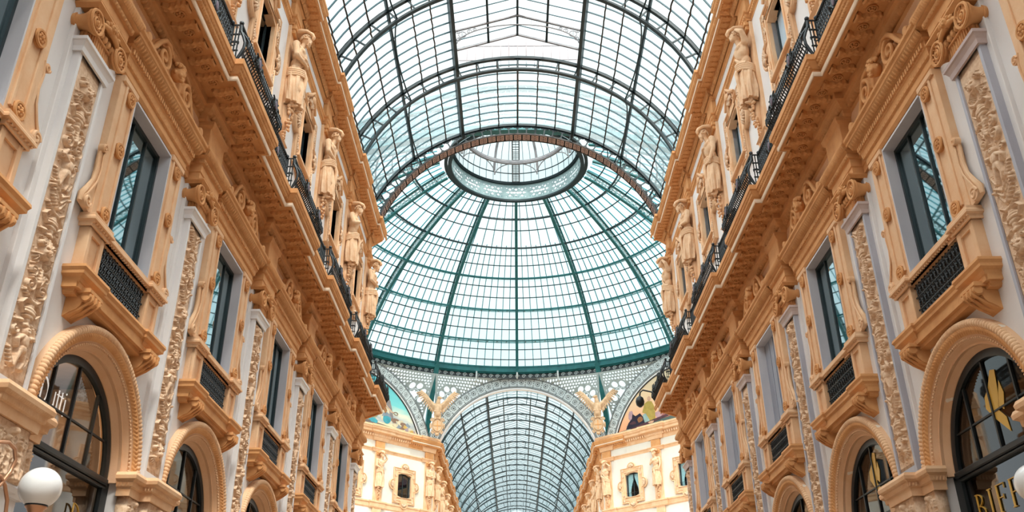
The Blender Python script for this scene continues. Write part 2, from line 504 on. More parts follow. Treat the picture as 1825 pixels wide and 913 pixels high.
# ------------------------------------------------------------------ relief carving (height fields)
class Relief:
    def __init__(s, w, h, res):
        s.w, s.h = w, h
        s.nu, s.nv = int(w/res)+1, int(h/res)+1
        s.u = np.linspace(-w/2, w/2, s.nu)[:, None]; s.t = np.linspace(0, h, s.nv)[None, :]
        s.H = np.zeros((s.nu, s.nv))
    def e(s, cu, ct, ru, rt, ang, h, base=0.0):
        R = max(ru, rt)
        i0, i1 = np.searchsorted(s.u[:, 0], [cu-R, cu+R]); j0, j1 = np.searchsorted(s.t[0], [ct-R, ct+R])
        if i1 <= i0 or j1 <= j0: return
        U = s.u[i0:i1]-cu; T = s.t[:, j0:j1]-ct
        c, q = math.cos(ang), math.sin(ang)
        d = ((U*c+T*q)/ru)**2+((-U*q+T*c)/rt)**2
        v = base+h*np.clip(1-d*d, 0, 1)**.75*(d < 1)
        v = np.where(d < 1, v, 0)
        s.H[i0:i1, j0:j1] = np.maximum(s.H[i0:i1, j0:j1], v)
    def cut(s, cu, ct, ru, rt, h):
        U = s.u-cu; T = s.t-ct
        d = (U/ru)**2+(T/rt)**2
        s.H = np.where(d < 1, np.minimum(s.H, np.maximum(0, s.H-h*(1-d))), s.H)
    def line(s, pts, r0, r1, h):
        for k in range(len(pts)-1):
            (a, b), (c, d) = pts[k], pts[k+1]
            n = max(1, int(math.hypot(c-a, d-b)/(min(r0, r1)*.7+1e-6)))
            for i in range(n):
                f = (k+i/n)/(len(pts)-1); r = r0+(r1-r0)*f
                s.e(a+(c-a)*i/n, b+(d-b)*i/n, r, r, 0, h*(.5+.5*r/max(r0, r1)))
    def spiral(s, cu, ct, R, turns, a0, sg, w, h):
        P = []
        for i in range(int(26*turns)+1):
            f = i/(26*turns); r = R*(1-.85*f); a = a0+sg*2*PI*turns*f
            P.append((cu+r*math.cos(a), ct+r*math.sin(a)))
        s.line(P, w, w*.55, h)
        s.e(cu, ct, w*1.3, w*1.3, 0, h*1.2)
    def leaf(s, cu, ct, L, W, ang, h):
        for k in range(5):
            f = k/4.0
            x = cu+math.cos(ang)*L*f; y = ct+math.sin(ang)*L*f
            s.e(x, y, L*.22, W*(1-.6*f), ang, h*(1-.35*f))
            for g in (-1, 1):
                s.e(x-math.sin(ang)*g*W*.9*(1-.6*f), y+math.cos(ang)*g*W*.9*(1-.6*f), L*.17, W*.3, ang+g*.9, h*.75)
        s.line([(cu, ct), (cu+math.cos(ang)*L, ct+math.sin(ang)*L)], W*.16, W*.1, h*1.25)
    def mask(s, cu, ct, r, h):
        s.e(cu, ct, r, r*1.3, 0, h)
        s.e(cu, ct-r*.1, r*.17, r*.45, 0, h*1.35)
        for g in (-1, 1):
            s.e(cu+g*r*.45, ct-r*.25, r*.3, r*.28, 0, h*1.12)
            s.cut(cu+g*r*.4, ct+r*.25, r*.26, r*.17, h*.6)
            s.spiral(cu+g*r*1.1, ct+r*.9, r*.45, 1.2, 0, g, r*.16, h*.8)
            for k in range(4):
                s.leaf(cu+g*r*.7, ct-r*.7, r*1.3, r*.16, -PI/2+g*(.2+.35*k), h*.6)
        s.cut(cu, ct-r*.65, r*.35, r*.12, h*.7)
        for k in range(5): s.leaf(cu+(k-2)*r*.4, ct+r*1.0, r*.9, r*.16, PI/2-(k-2)*.35, h*.8)
    def vase(s, cu, ct, w, h, d):
        for (zz, ww) in ((0,.5),(.1,.25),(.2,.35),(.35,.7),(.5,.95),(.62,.85),(.75,.45),(.85,.35),(.95,.75)):
            s.e(cu, ct+h*zz, w*ww, h*.11, 0, d*(.6+.4*ww))
    def putto(s, cu, ct, k, g, d):
        s.e(cu, ct+.30*k, .075*k, .085*k, 0, d*1.2)
        s.e(cu, ct+.12*k, .10*k, .15*k, g*.2, d*1.15)
        s.e(cu, ct-.02*k, .10*k, .09*k, 0, d*1.1)
        s.line([(cu+g*.07*k, ct+.2*k), (cu+g*.2*k, ct+.26*k), (cu+g*.12*k, ct+.42*k)], .042*k, .03*k, d)
        s.line([(cu-g*.07*k, ct+.2*k), (cu-g*.18*k, ct+.1*k), (cu-g*.13*k, ct-.03*k)], .042*k, .03*k, d)
        s.line([(cu+.05*k, ct-.05*k), (cu+.1*k, ct-.22*k), (cu+.04*k, ct-.36*k)], .055*k, .03*k, d)
        s.line([(cu-.05*k, ct-.05*k), (cu-.09*k, ct-.2*k), (cu-.12*k, ct-.36*k)], .055*k, .03*k, d)
        s.cut(cu-.025*k, ct+.31*k, .016*k, .014*k, d*.5); s.cut(cu+.025*k, ct+.31*k, .016*k, .014*k, d*.5)
    def to(s, mb, fn):
        """fn(u, t, h) arrays -> X,Y,Z"""
        U = np.repeat(s.u, s.nv, 1); T = np.repeat(s.t, s.nu, 0)
        H = s.H.copy(); H[1:-1, 1:-1] = (H[1:-1, 1:-1]*4+H[:-2, 1:-1]+H[2:, 1:-1]+H[1:-1, :-2]+H[1:-1, 2:])/8
        H[0, :] = H[-1, :] = 0; H[:, 0] = H[:, -1] = 0
        X, Y, Z = fn(U, T, H)
        mb.grid(X, Y, Z)
        return mb

def carve_panel(seed):
    rnd = random.Random(seed)
    R = Relief(.56, 5.0, .0075)
    D = .07
    z = .08; kinds = ['putto', 'vase', 'scroll', 'mask', 'vase', 'leafs', 'putto', 'scroll', 'vase', 'mask', 'leafs', 'scroll', 'vase', 'leafs']
    k = seed
    R.line([(0, .05), (0, 4.9)], .018, .014, .03)
    while z < 4.75:
        q = kinds[k % len(kinds)]; k += 1
        if q == 'putto':
            h = .62
            if z+h > 4.9: break
            R.putto(rnd.uniform(-.03, .03), z+.3, .8, rnd.choice((-1, 1)), D)
            for g in (-1, 1):
                R.leaf(g*.12, z+.05, .2, .035, PI/2-g*.5, D*.7); R.spiral(g*.18, z+.5, .06, 1.4, 0, g, .016, D*.6)
        elif q == 'vase':
            h = .42
            R.vase(0, z, .15, .36, D)
            for g in (-1, 1):
                R.line([(g*.12, z+.15), (g*.21, z+.25), (g*.13, z+.35)], .014, .014, D*.7)
                R.leaf(g*.05, z+.34, .18, .03, PI/2-g*.9, D*.8)
                R.leaf(g*.10, z+.04, .15, .03, g*-.3+(PI if g < 0 else 0), D*.6)
        elif q == 'scroll':
            h = .46
            for g in (-1, 1):
                R.spiral(g*.13, z+.14, .10, 1.7, -g*PI/2, g, .02, D*.8)
                R.spiral(g*.14, z+.35, .08, 1.5, g*PI/2, -g, .018, D*.75)
                R.leaf(g*.04, z+.2, .2, .03, PI/2-g*.6, D*.8)
            R.leaf(0, z+.22, .2, .05, PI/2, D)
            for j in range(5): R.e(rnd.uniform(-.2, .2), z+rnd.uniform(0, .45), .018, .018, 0, D*.8)
        elif q == 'mask':
            h = .50
            R.mask(0, z+.24, .105, D*1.25)
        else:
            h = .36
            for g in (-1, 1):
                for j in range(3):
                    R.leaf(g*.02, z+.04+j*.1, .2+rnd.uniform(-.03, .03), .034, PI/2-g*(.6+.15*j), D*.85)
                R.e(g*.2, z+.3, .03, .03, 0, D)
        z += h
    # chisel marks of small fruits and leaves between the motifs
    for j in range(110):
        R.e(rnd.uniform(-.25, .25), rnd.uniform(.05, 4.9), rnd.uniform(.010, .022), rnd.uniform(.007, .012), rnd.uniform(0, PI), rnd.uniform(.02, .04))
    return R

def strip(b, x, y0, y1, a, c, pitch, amp, kind='egg'):
    """carved moulding on the slope a=(p,z) -> c=(p,z), along y, standing amp proud"""
    n = max(1, round(abs(y1-y0)/pitch)); q = 10 if kind == 'egg' else 6; m = 7
    U = np.linspace(0, n, n*q+1)[:, None]; W = np.linspace(0, 1, m)[None, :]
    f = U % 1.0
    if kind == 'egg':
        d = np.sqrt(((f-.5)/.30)**2+((W-.42)/.44)**2)
        h = np.maximum(np.sqrt(np.clip(1-d*d, 0, 1)), .62*np.exp(-((d-1.38)/.16)**2))
        h = np.maximum(h, .55*np.exp(-(np.minimum(f, 1-f)/.06)**2)*W)
    elif kind == 'leaf':
        h = np.abs(np.sin(np.pi*(f+.35*(W-.5))))**1.2*(.25+.75*np.sin(np.pi*np.clip(W*1.1, 0, 1)))
    else:
        h = np.where(np.abs(f-.5) < .30+.0*W, 1.0, 0.0)*np.sin(np.pi*W)**.3
    h = np.array(h+0*W); h[:, 0] = 0; h[:, -1] = 0; h[0] = 0; h[-1] = 0
    dx, dz = c[0]-a[0], c[1]-a[1]; L = math.hypot(dx, dz)
    nx, nz = -dz/L, dx/L
    if nx < 0: nx, nz = -nx, -nz
    X = x+a[0]+dx*W+nx*(h*amp+.002); Z = a[1]+dz*W+nz*(h*amp+.002); Y = y0+(y1-y0)*U/n+0*W
    b.grid(X+0*U, Y, Z+0*U)
    return b

def leaf_tile(R, u, t, w, h, d):
    R.e(u, t, w*.5, h*.5, 0, d*.45)
    R.leaf(u, t-h*.42, h*.8, w*.2, PI/2, d)

# ------------------------------------------------------------------ builders of one bay, all in the wall's own frame: x out of the wall, y along, z up
def make_pilaster(seed, marble):
    t = thing('pilaster', '', 'pilaster')
    b = MB()
    b.bbox(0, .08, -.56, .56, 5.5, 11.9, .01)
    b.build('backing', PLASTER, t)
    b = MB()
    # shaft with a sunk field
    for y0, y1, z0, z1 in ((-.44, -.365, 5.5, 11.06), (.365, .44, 5.5, 11.06), (-.365, .365, 5.5, 5.72)):
        b.box(.07, .20, y0, y1, z0, z1)
    b.build('shaft', marble, t)
    b = MB()
    b.box(.02, .165, -.37, .37, 5.7, 11.05)
    R = PANELS[seed]
    R.to(b, lambda U, T, H: (.166+H*1.35, U*1.24, 5.80+T*1.03))
    b.build('relief_panel', RELIEF, t, True)
    b = MB()
    b.sweep([(0, 11.03), (.0, 11.27), (.11, 11.27), (.11, 11.21), (.085, 11.19), (.05, 11.12), (.04, 11.03)], [(0, -.44), (.20, -.44), (.20, .44), (0, .44)])
    b.box(.1, .22, -.45, .45, 11.2, 11.27)
    b.build('necking', MARBLE_W if marble is MARBLE_W else MARBLE_P, t)
    # ionic capital
    b = MB()
    b.box(0, .22, -.40, .40, 11.25, 11.86)
    for i in range(11):
        y = -.36+.072*i
        b.tube([(.222, y, 11.28), (.222, y, 11.55)], .024, 6)
    for i in range(3):
        z = 11.30
    for yy in (-.40, .40):
        for i in range(3):
            b.tube([(.05+.07*i, yy, 11.28), (.05+.07*i, yy, 11.55)], .024, 6)
    for i in range(5):
        b.ell((.27, -.26+.13*i, 11.64), (.06, .058, .075), 8, 6)
    b.box(.2, .27, -.40, .40, 11.54, 11.575)
    b.sweep([(0, 11.84), (0, 11.93), (.10, 11.93), (.10, 11.90), (.05, 11.86), (.04, 11.84)], [(0, -.52), (.32, -.52), (.32, .52), (0, .52)])
    b.box(0, .33, -.53, .53, 11.84, 11.92)
    b.build('capital', STUCCO, t, True, 35)
    for g in (-1, 1):
        v = MB()
        y, z = g*.47, 11.60
        v.tube([(0, y, z), (.1, y, z), (.2, y, z), (.33, y, z)], [.15, .13, .15, .215], 18)
        v.tube([(.30, y, z), (.335, y, z)], .215, 22)
        v.tube([(.36, y+.20*math.cos(2*PI*i/24), z+.20*math.sin(2*PI*i/24)) for i in range(24)], .028, 6, loop=True)
        v.tube([(.03, y, z), (.06, y, z)], .16, 14)
        v.tube(spiral(y, z, .13, 1.8, PI/2, g, .355, 36, .15), .022, 6)
        v.ell((.36, y, z), (.04, .04, .04), 8, 6)
        for i in range(12):
            a = 2*PI*i/12
            v.ell((.345, y+.158*math.cos(a), z+.158*math.sin(a)), (.022, .02, .02), 5, 4)
        v.build('volute', STUCCO, t, True, 40)
    v = MB()
    # central festoon: flower, birds-head scrolls and hanging fruit
    v.ell((.36, 0, 11.86), (.09, .13, .10), 10, 7)
    for g in (-1, 1):
        v.tube([(.34, 0, 11.8), (.36, g*.12, 11.78), (.36, g*.24, 11.74), (.34, g*.33, 11.66)], [.06, .05, .045, .03], 7)
        v.ell((.37, g*.13, 11.88), (.05, .06, .06), 7, 5)
        v.ell((.38, g*.22, 11.80), (.04, .05, .04), 7, 5)
        v.tube(spiral(g*.16, 11.96, .06, 1.2, 0, g, .36, 16), .02, 5)
    for i in range(6):
        a = i*PI/3
        v.ell((.42, .05*math.cos(a), 11.86+.05*math.sin(a)), (.03, .035, .035), 6, 5)
    v.build('festoon', STUCCO, t, True)
    return t

def make_arch():
    """moulded surround of a shop arch"""
    t = thing('arch_surround', '', 'arch')
    A = PI/2
    b = MB()
    b.arc([(2.13, -.02), (2.13, .10), (2.08, .13), (2.0, .155), (1.88, .105), (1.865, .08), (1.80, .06), (RI, -.18), (RI, -.38), (RI+.06, -.38), (RI+.06, -.02)], SPR, -A, A, 56)
    b.build('archivolt', ARCHM, t, True, 30)
    b = MB()  # gadrooned outer roll
    N = 84
    def f(k, a):
        ph = (k % 4)/4
        q = .080
        if k % 4 == 0: q = .061
        return [(2.062+q*.92*math.cos(x), .125+q*.95*math.sin(x)) for x in [2*PI*i/10 for i in range(10)]]
    b.arc(None, SPR, -A, A, N*4, f)
    b.build('gadrooned_roll', STUCCO_L, t, True, 60)
    b = MB()  # leaf band
    n, m_ = 520, 12
    a = np.linspace(-A, A, n)[:, None]; r = np.linspace(1.875, 2.005, m_)[None, :]
    s_ = (a+A)*1.94/.075
    rr = (r-1.875)/.13
    h = .030*np.sin(np.pi*rr)*(0.25+.75*np.abs(np.sin(np.pi*(s_+.9*np.abs(rr-.5)*2))))
    h[:, 0] = 0; h[:, -1] = 0
    X = .108+.055*rr+h; R_ = np.repeat(r, n, 0)
    b.grid(X, R_*np.sin(a), SPR+R_*np.cos(a))
    b.build('leaf_band', STUCCO, t, True, 60)
    b = MB()
    for i in range(84):
        q = -A+(i+.5)*PI/84
        b.ell((.085, 1.825*math.sin(q), SPR+1.825*math.cos(q)), (.022, .022, .022), 6, 4)
    b.build('bead_row', STUCCO_L, t)
    return t

def make_shopfront(letters=False):
    t = thing('shop_window', '', 'window')
    A = PI/2; D = -.26
    b = MB()
    b.arc([(RI+.02, D-.03), (RI+.02, D+.06), (RI-.05, D+.08), (RI-.13, D+.06), (RI-.13, D-.03)], SPR, -A, A, 40)
    for g in (-1, 1):
        b.box(D-.03, D+.06, min(g*(RI+.16), g*(RI-.12)), max(g*(RI+.16), g*(RI-.12)), 0, SPR)
    b.build('frame', IRON, t, True, 40)
    b = MB()
    b.bbox(D-.06, D+.10, -RI, RI, SPR-.06, SPR+.05, .02)
    b.bbox(D-.06, D+.07, -RI, RI, SPR-.12, SPR-.06, .02)
    b.build('transom', IRON, t)
    for y in (-.80, -.02, .80):
        b = MB()
        z = SPR+math.sqrt((RI-.1)**2-y*y)
        b.box(D-.02, D+.035, y-.022, y+.022, SPR, z)
        b.build('mullion', IRON, t)
    b = MB()
    y = math.sqrt((RI-.1)**2-.66**2)
    b.box(D-.015, D+.025, -y, y, SPR+.64, SPR+.67)
    b.build('glazing_bar', IRON, t)
    b = MB(); N = 30
    P = [(RI-.05)*math.sin(-A+PI*i/N) for i in range(N+1)]; Q = [SPR+(RI-.05)*math.cos(-A+PI*i/N) for i in range(N+1)]
    V = [(D, y, z) for y, z in zip(P, Q)]
    b.add(V, [tuple(range(N+1))])
    b.build('fanlight_pane', SHOPGLASS, t)
    b = MB(); b.add([(D, -RI+.05, 0), (D, RI-.05, 0), (D, RI-.05, SPR-.1), (D, -RI+.05, SPR-.1)], [(0, 1, 2, 3)])
    b.build('lower_pane', LOWGLASS, t)
    return t

def roundel(b, y, z, x=.2, r=.12):
    r *= 1.12
    b.tube([(x-.05, y, z), (x+.015, y, z)], r, 18)
    b.tube([(x+.04, y+r*.86*math.cos(2*PI*i/18), z+r*.86*math.sin(2*PI*i/18)) for i in range(18)], .03, 6, loop=True)
    for i in range(6):
        a = 2*PI*i/6
        b.ell((x+.04, y+r*.42*math.cos(a), z+r*.42*math.sin(a)), (.04, r*.26, r*.26), 7, 5)
    b.ell((x+.06, y, z), (.04, r*.22, r*.22), 7, 5)

def make_window_surround():
    t = thing('window_surround', '', 'window surround')
    for g in (-1, 1):
        b = MB()
        ya, yb = sorted((g*.95, g*1.58))
        b.bbox(0, .14, ya, yb, W0, W1+.05, .01)
        yc = g*1.24
        for y0, y1 in ((-.2, -.135), (.135, .2)):
            b.bbox(.13, .175, yc+y0-.02*g, yc+y1-.02*g, W0+.15, W1-.06, .01)
        b.bbox(.13, .19, ya+.0, yb, W1-.08, W1+.05, .02)
        b.build('jamb', STUCCO_L, t)
        b = MB()
        for z in (W0+.18, 10.42, W1-.25): roundel(b, yc-.02*g, z, .15, .125)
        b.build('roundel', STUCCO, t, True, 40)
        b = MB()  # scroll bracket leaning on the outer edge of the jamb
        P = [(g*1.60, W0+1.32), (g*1.66, W0+1.1), (g*1.63, W0+.85), (g*1.68, W0+.6), (g*1.80, W0+.38), (g*1.92, W0+.2), (g*1.93, W0+.06)]
        b.tube([(.09, y, z) for y, z in P], [.028, .028, .028, .032, .045, .055, .04], 8)
        b.tube([(.14, y-g*.06, z) for y, z in P], [.02]*7, 6)
        b.tube(spiral(g*1.80, W0+.13, .11, 1.4, 0, g, .16, 20), .028, 6)
        b.tube([(.08, g*1.80, W0+.13), (.16, g*1.80, W0+.13)], .12, 14)
        b.tube([(.06, g*1.63, W0+1.25), (.16, g*1.63, W0+1.25)], .075, 12)
        b.tube(spiral(g*1.63, W0+1.25, .07, 1.2, 0, -g, .16, 14), .02, 5)
        pts = [(g*1.57, W0)] + [(g*1.57, W0+1.3)] + [(y, z) for y, z in P]
        b.add([(.05, y, z) for y, z in pts] + [(.12, y, z) for y, z in pts], [tuple(range(len(pts))), tuple(range(2*len(pts)-1, len(pts)-1, -1))] + [(i, (i+1) % len(pts), len(pts)+(i+1) % len(pts), len(pts)+i) for i in range(len(pts))])
        b.build('scroll_bracket', STUCCO_L, t, True, 40)
    b = MB()
    pr = [(0, 11.80), (0, 12.62), (.36, 12.62), (.36, 12.56), (.32, 12.52), (.31, 12.47), (.21, 12.45), (.20, 12.33), (.14, 12.31), (.14, 12.17), (.12, 12.15), (.10, 12.02), (.06, 12.0), (.06, 11.86), (.02, 11.80)]
    b.sweep(pr, [(0, -1.60), (.10, -1.60), (.10, 1.60), (0, 1.60)])
    b.build('cornice', STUCCO, t)
    b = MB()
    for i in range(38):
        y = -1.665+.09*i
        b.box(.23, .285, y-.026, y+.026, 12.19, 12.29)
    for g in (-1, 1):
        for i in range(1, 3): b.box(.23-.1*i-.03, .23-.1*i+.04, g*1.70-.05, g*1.70+.05, 12.18, 12.30)
    b.build('dentil_row', STUCCO, t)
    b = MB()
    strip(b, .10, -1.70, 1.70, (.062, 12.0), (.10, 12.14), .12, .035, 'egg')
    strip(b, .10, -1.84, 1.84, (.205, 12.34), (.30, 12.47), .10, .032, 'egg')
    strip(b, .10, -1.92, 1.92, (.325, 12.53), (.362, 12.61), .055, .018, 'leaf')
    b.build('egg_moulding', STUCCO, t, True)
    # crest
    b = MB()
    for g in (-1, 1):
        b.tube([(.20, g*x, 12.62+z) for x, z in ((1.56, .04), (1.40, .07), (1.18, .14), (1.0, .30), (.84, .52), (.66, .68), (.45, .70), (.30, .62))], [.05, .06, .06, .06, .06, .065, .06, .05], 8)
        b.tube([(.24, y, z) for _, y, z in spiral(g*.62, 12.98, .24, 1.7, PI*.5, g, 0, 34)], [.055-.03*i/34 for i in range(35)], 8)
        b.tube([(x_, g*1.50, 12.73) for x_ in (.02, .2, .42)], .095, 12)
        for dx_ in (.16, .30):
            b.tube([(dx_, g*x, 12.62+z) for x, z in ((1.46, .10), (1.30, .06), (1.14, .14), (.98, .34), (.84, .56), (.66, .74), (.45, .78), (.30, .66))], .055, 8)
        b.tube([(.34, y, z) for _, y, z in spiral(g*.64, 12.96, .27, 1.6, PI*.5, g, 0, 34)], [.05-.02*i/34 for i in range(35)], 8)
        b.ell((.26, g*.62, 12.98), (.06, .075, .075), 9, 6)
        b.ell((.22, g*1.56, 12.69), (.08, .08, .08), 9, 6)
        for k in range(6):
            a = .3+k*.42
            b.ell((.20, g*(.95+.16*math.cos(a)), 12.78+.10*math.sin(a)), (.05, .11, .045), 8, 5, rot=Matrix.Rotation(a*g, 3, 'X'))
        b.tube([(.22, g*.28, 12.66), (.26, g*.34, 12.9), (.26, g*.30, 13.2), (.22, g*.18, 13.4)], [.06, .06, .05, .03], 8)
        for k in range(5):
            b.ell((.27, g*(.12+.09*k), 13.42-.06*k*k*.4), (.05, .06, .10), 8, 5, rot=Matrix.Rotation(-g*(.3+.25*k), 3, 'X'))
        b.ell((.15, g*1.28, 12.72), (.07, .2, .07), 8, 5)
        b.ell((.15, g*1.05, 12.76), (.07, .16, .1), 8, 5)
    b.ell((.12, 0, 12.95), (.14, .5, .36), 12, 8)
    b.ell((.12, 0, 12.72), (.12, 1.0, .14), 12, 6)
    for k in range(-3, 4):
        b.ell((.26, k*.07, 13.42+.05-abs(k)*.02), (.045, .045, .12), 7, 5, rot=Matrix.Rotation(-k*.22, 3, 'X'))
    remesh(b, 'crest', STUCCO, .022, t, it=1)
    b = MB()   # child's head in the crest
    c = (.36, 0, 13.05)
    b.ell(c, (.15, .135, .17), 14, 10)
    b.ell((.50, 0, 13.02), (.035, .025, .045), 8, 6)
    b.ell((.47, 0, 12.93), (.04, .05, .022), 8, 5)
    b.ell((.46, 0, 12.885), (.05, .05, .035), 8, 5)
    for g in (-1, 1):
        b.ell((.45, g*.07, 12.98), (.05, .05, .05), 8, 6)
        b.ell((.475, g*.055, 13.06), (.02, .03, .016), 8, 5)
        b.ell((.36, g*.15, 13.03), (.03, .02, .045), 6, 5)
    b.ell((.47, 0, 13.13), (.04, .1, .03), 8, 5)
    h = remesh(b, 'child_head', STUCCO, .014, t, it=2)
    b = MB(); rr = random.Random(4)
    for k in range(46):
        a = rr.uniform(-1.5, 1.5); q = rr.uniform(.1, 1.2)
        b.ell((.34+.13*math.cos(a)*math.sin(q+.5), .165*math.sin(a)*math.sin(q+.4), 13.10+.15*math.cos(q)), .042, 6, 5)
    b.build('curls', STUCCO, h, True)
    return t

def make_main_window(kind):
    """kind: glass, dark, blind"""
    t = thing('tall_window', '', 'window')
    D = -.14
    b = MB()   # marble reveal
    for g in (-1, 1):
        y0, y1 = sorted((g*.95, g*.915))
        b.box(D, .135, y0, y1, W0, W1)
    b.box(D, .135, -.95, .95, W1-.04, W1)
    b.box(D, .135, -.95, .95, W0, W0+.05)
    b.build('reveal', MARBLE_R, t)
    if kind == 'blind':
        b = MB(); b.box(D-.03, D+.03, -.92, .92, W0, W1-.03)
        for y in (-.4, 0, .4): b.box(D+.02, D+.05, y-.02, y+.02, W0, W1-.1)
        b.build('blind', BLIND, t)
        return t
    b = MB()
    for y in (-.92, .85): b.box(D-.03, D+.05, y, y+.07, W0, W1-.03)
    b.box(D-.03, D+.05, -.9, .9, W1-.12, W1-.03)
    b.box(D-.03, D+.05, -.9, .9, W0, W0+.1)
    b.build('frame', WINFRAME, t)
    for y in (-.30, .30):
        b = MB(); b.box(D-.02, D+.035, y-.022, y+.022, W0+.1, W1-.1); b.build('mullion', WINFRAME, t)
    b = MB(); b.add([(D, -.87, W0), (D, .87, W0), (D, .87, W1-.1), (D, -.87, W1-.1)], [(0, 1, 2, 3)])
    b.build('pane', WINGLASS, t)
    return t

def make_balconette():
    t = thing('window_balconette', '', 'balconette')
    zr = W0-.22
    b = MB()
    b.sweep([(0, zr), (0, W0), (.06, W0), (.06, W0-.05), (.09, W0-.09), (.09, W0-.13), (.03, W0-.15), (.03, zr)], [(0, -1.60), (.20, -1.60), (.20, -.98), (.13, -.98), (.13, .98), (.20, .98), (.20, 1.60), (0, 1.60)])
    b.box(0, .16, -1.55, 1.55, zr, W0-.01)
    for i in range(36):
        y = -1.62+.0926*i
        b.box(.12, .195 if abs(y) < .95 else .262, y-.02, y+.02, W0-.175, W0-.145)
    b.build('handrail', STUCCO_L, t)
    for g in (-1, 1):
        b = MB()
        y0, y1 = sorted((g*1.0, g*1.56))
        b.box(0, .13, y0, y1, 7.93, zr)
        for q0, q1 in ((y0, y0+.11), (y1-.11, y1)): b.bbox(.12, .185, q0, q1, 7.93, zr, .012)
        b.box(.12, .17, y0, y1, zr-.1, zr); b.box(.12, .17, y0, y1, 7.93, 8.0)
        b.build('pedestal', STUCCO_L, t)
    b = MB()
    b.sweep([(0, 7.62), (0, 7.95), (.13, 7.95), (.14, 7.90), (.11, 7.85), (.11, 7.80), (.05, 7.76), (.03, 7.70), (.0, 7.66)], [(0, -1.66), (.24, -1.66), (.24, -1.0), (.19, -1.0), (.19, 1.0), (.24, 1.0), (.24, 1.66), (0, 1.66)])
    b.box(0, .26, -1.66, 1.66, 7.60, 7.94)
    b.box(0, .19, -1.60, 1.60, 7.52, 7.66)
    b.box(0, .235, -1.69, 1.69, 7.605, 7.72)
    b.sweep([(0, 7.52), (0, 7.63), (.06, 7.63), (.04, 7.55), (.0, 7.52)], [(0, -1.58), (.14, -1.58), (.14, 1.58), (0, 1.58)])
    b.build('slab', STUCCO, t)
    for g in (-1, 1):
        b = MB()   # scroll console
        y = g*1.30; w = .17
        P = [(.0, 7.62), (.36, 7.62), (.40, 7.55), (.39, 7.47), (.33, 7.43), (.27, 7.44), (.25, 7.38), (.20, 7.32), (.10, 7.27), (0, 7.20)]
        b.add([(x, y-w, z) for x, z in P] + [(x, y+w, z) for x, z in P], [tuple(range(10)), tuple(range(19, 9, -1))] + [(i, i+10, (i+1) % 10+10, (i+1) % 10) for i in range(10)])
        b.bbox(0, .40, y-.24, y+.24, 7.57, 7.64, .01)
        for q in (-.18, 0, .18): b.tube([(.40, y+q*.7, 7.56), (.405, y+q*.7, 7.48), (.34, y+q*.7, 7.42), (.22, y+q*.7, 7.33), (.05, y+q*.7, 7.24)], .025, 6)
        for e in (-1, 1): b.tube([(.33, y+e*w*.9, 7.52), (.33, y+e*(w+.04), 7.52)], .075, 12)
        b.build('console', STUCCO, t, True, 35)
    b = MB()
    X = .10
    for i in range(15):
        y = -.90+.1286*i
        b.bar((X, y, 7.95), (X, y, zr), .02)
    for z in (8.0, 8.24, 8.48, zr-.05): b.bar((X, -.98, z), (X, .98, z), .025)
    for i in range(14):
        for j, z in enumerate((8.12, 8.36, 8.58)):
            y = -.836+.1286*i
            b.tube([(X+.01, y+.055*math.cos(2*PI*k/10), z+.085*math.sin(2*PI*k/10)) for k in range(10)], .010, 4, loop=True)
            b.tube([(X+.015, y-.05, z-.09), (X+.015, y+.05, z+.09)], .008, 4)
            b.ell((X+.02, y, z), .022, 6, 4)
    b.build('grille', IRON, t)
    b = MB(); b.box(.0, .04, -1.0, 1.0, 7.93, zr); b.build('painted_shade_panel', ROOM, t)  # dark panel on the solid wall, painted shade behind the grille
    return t

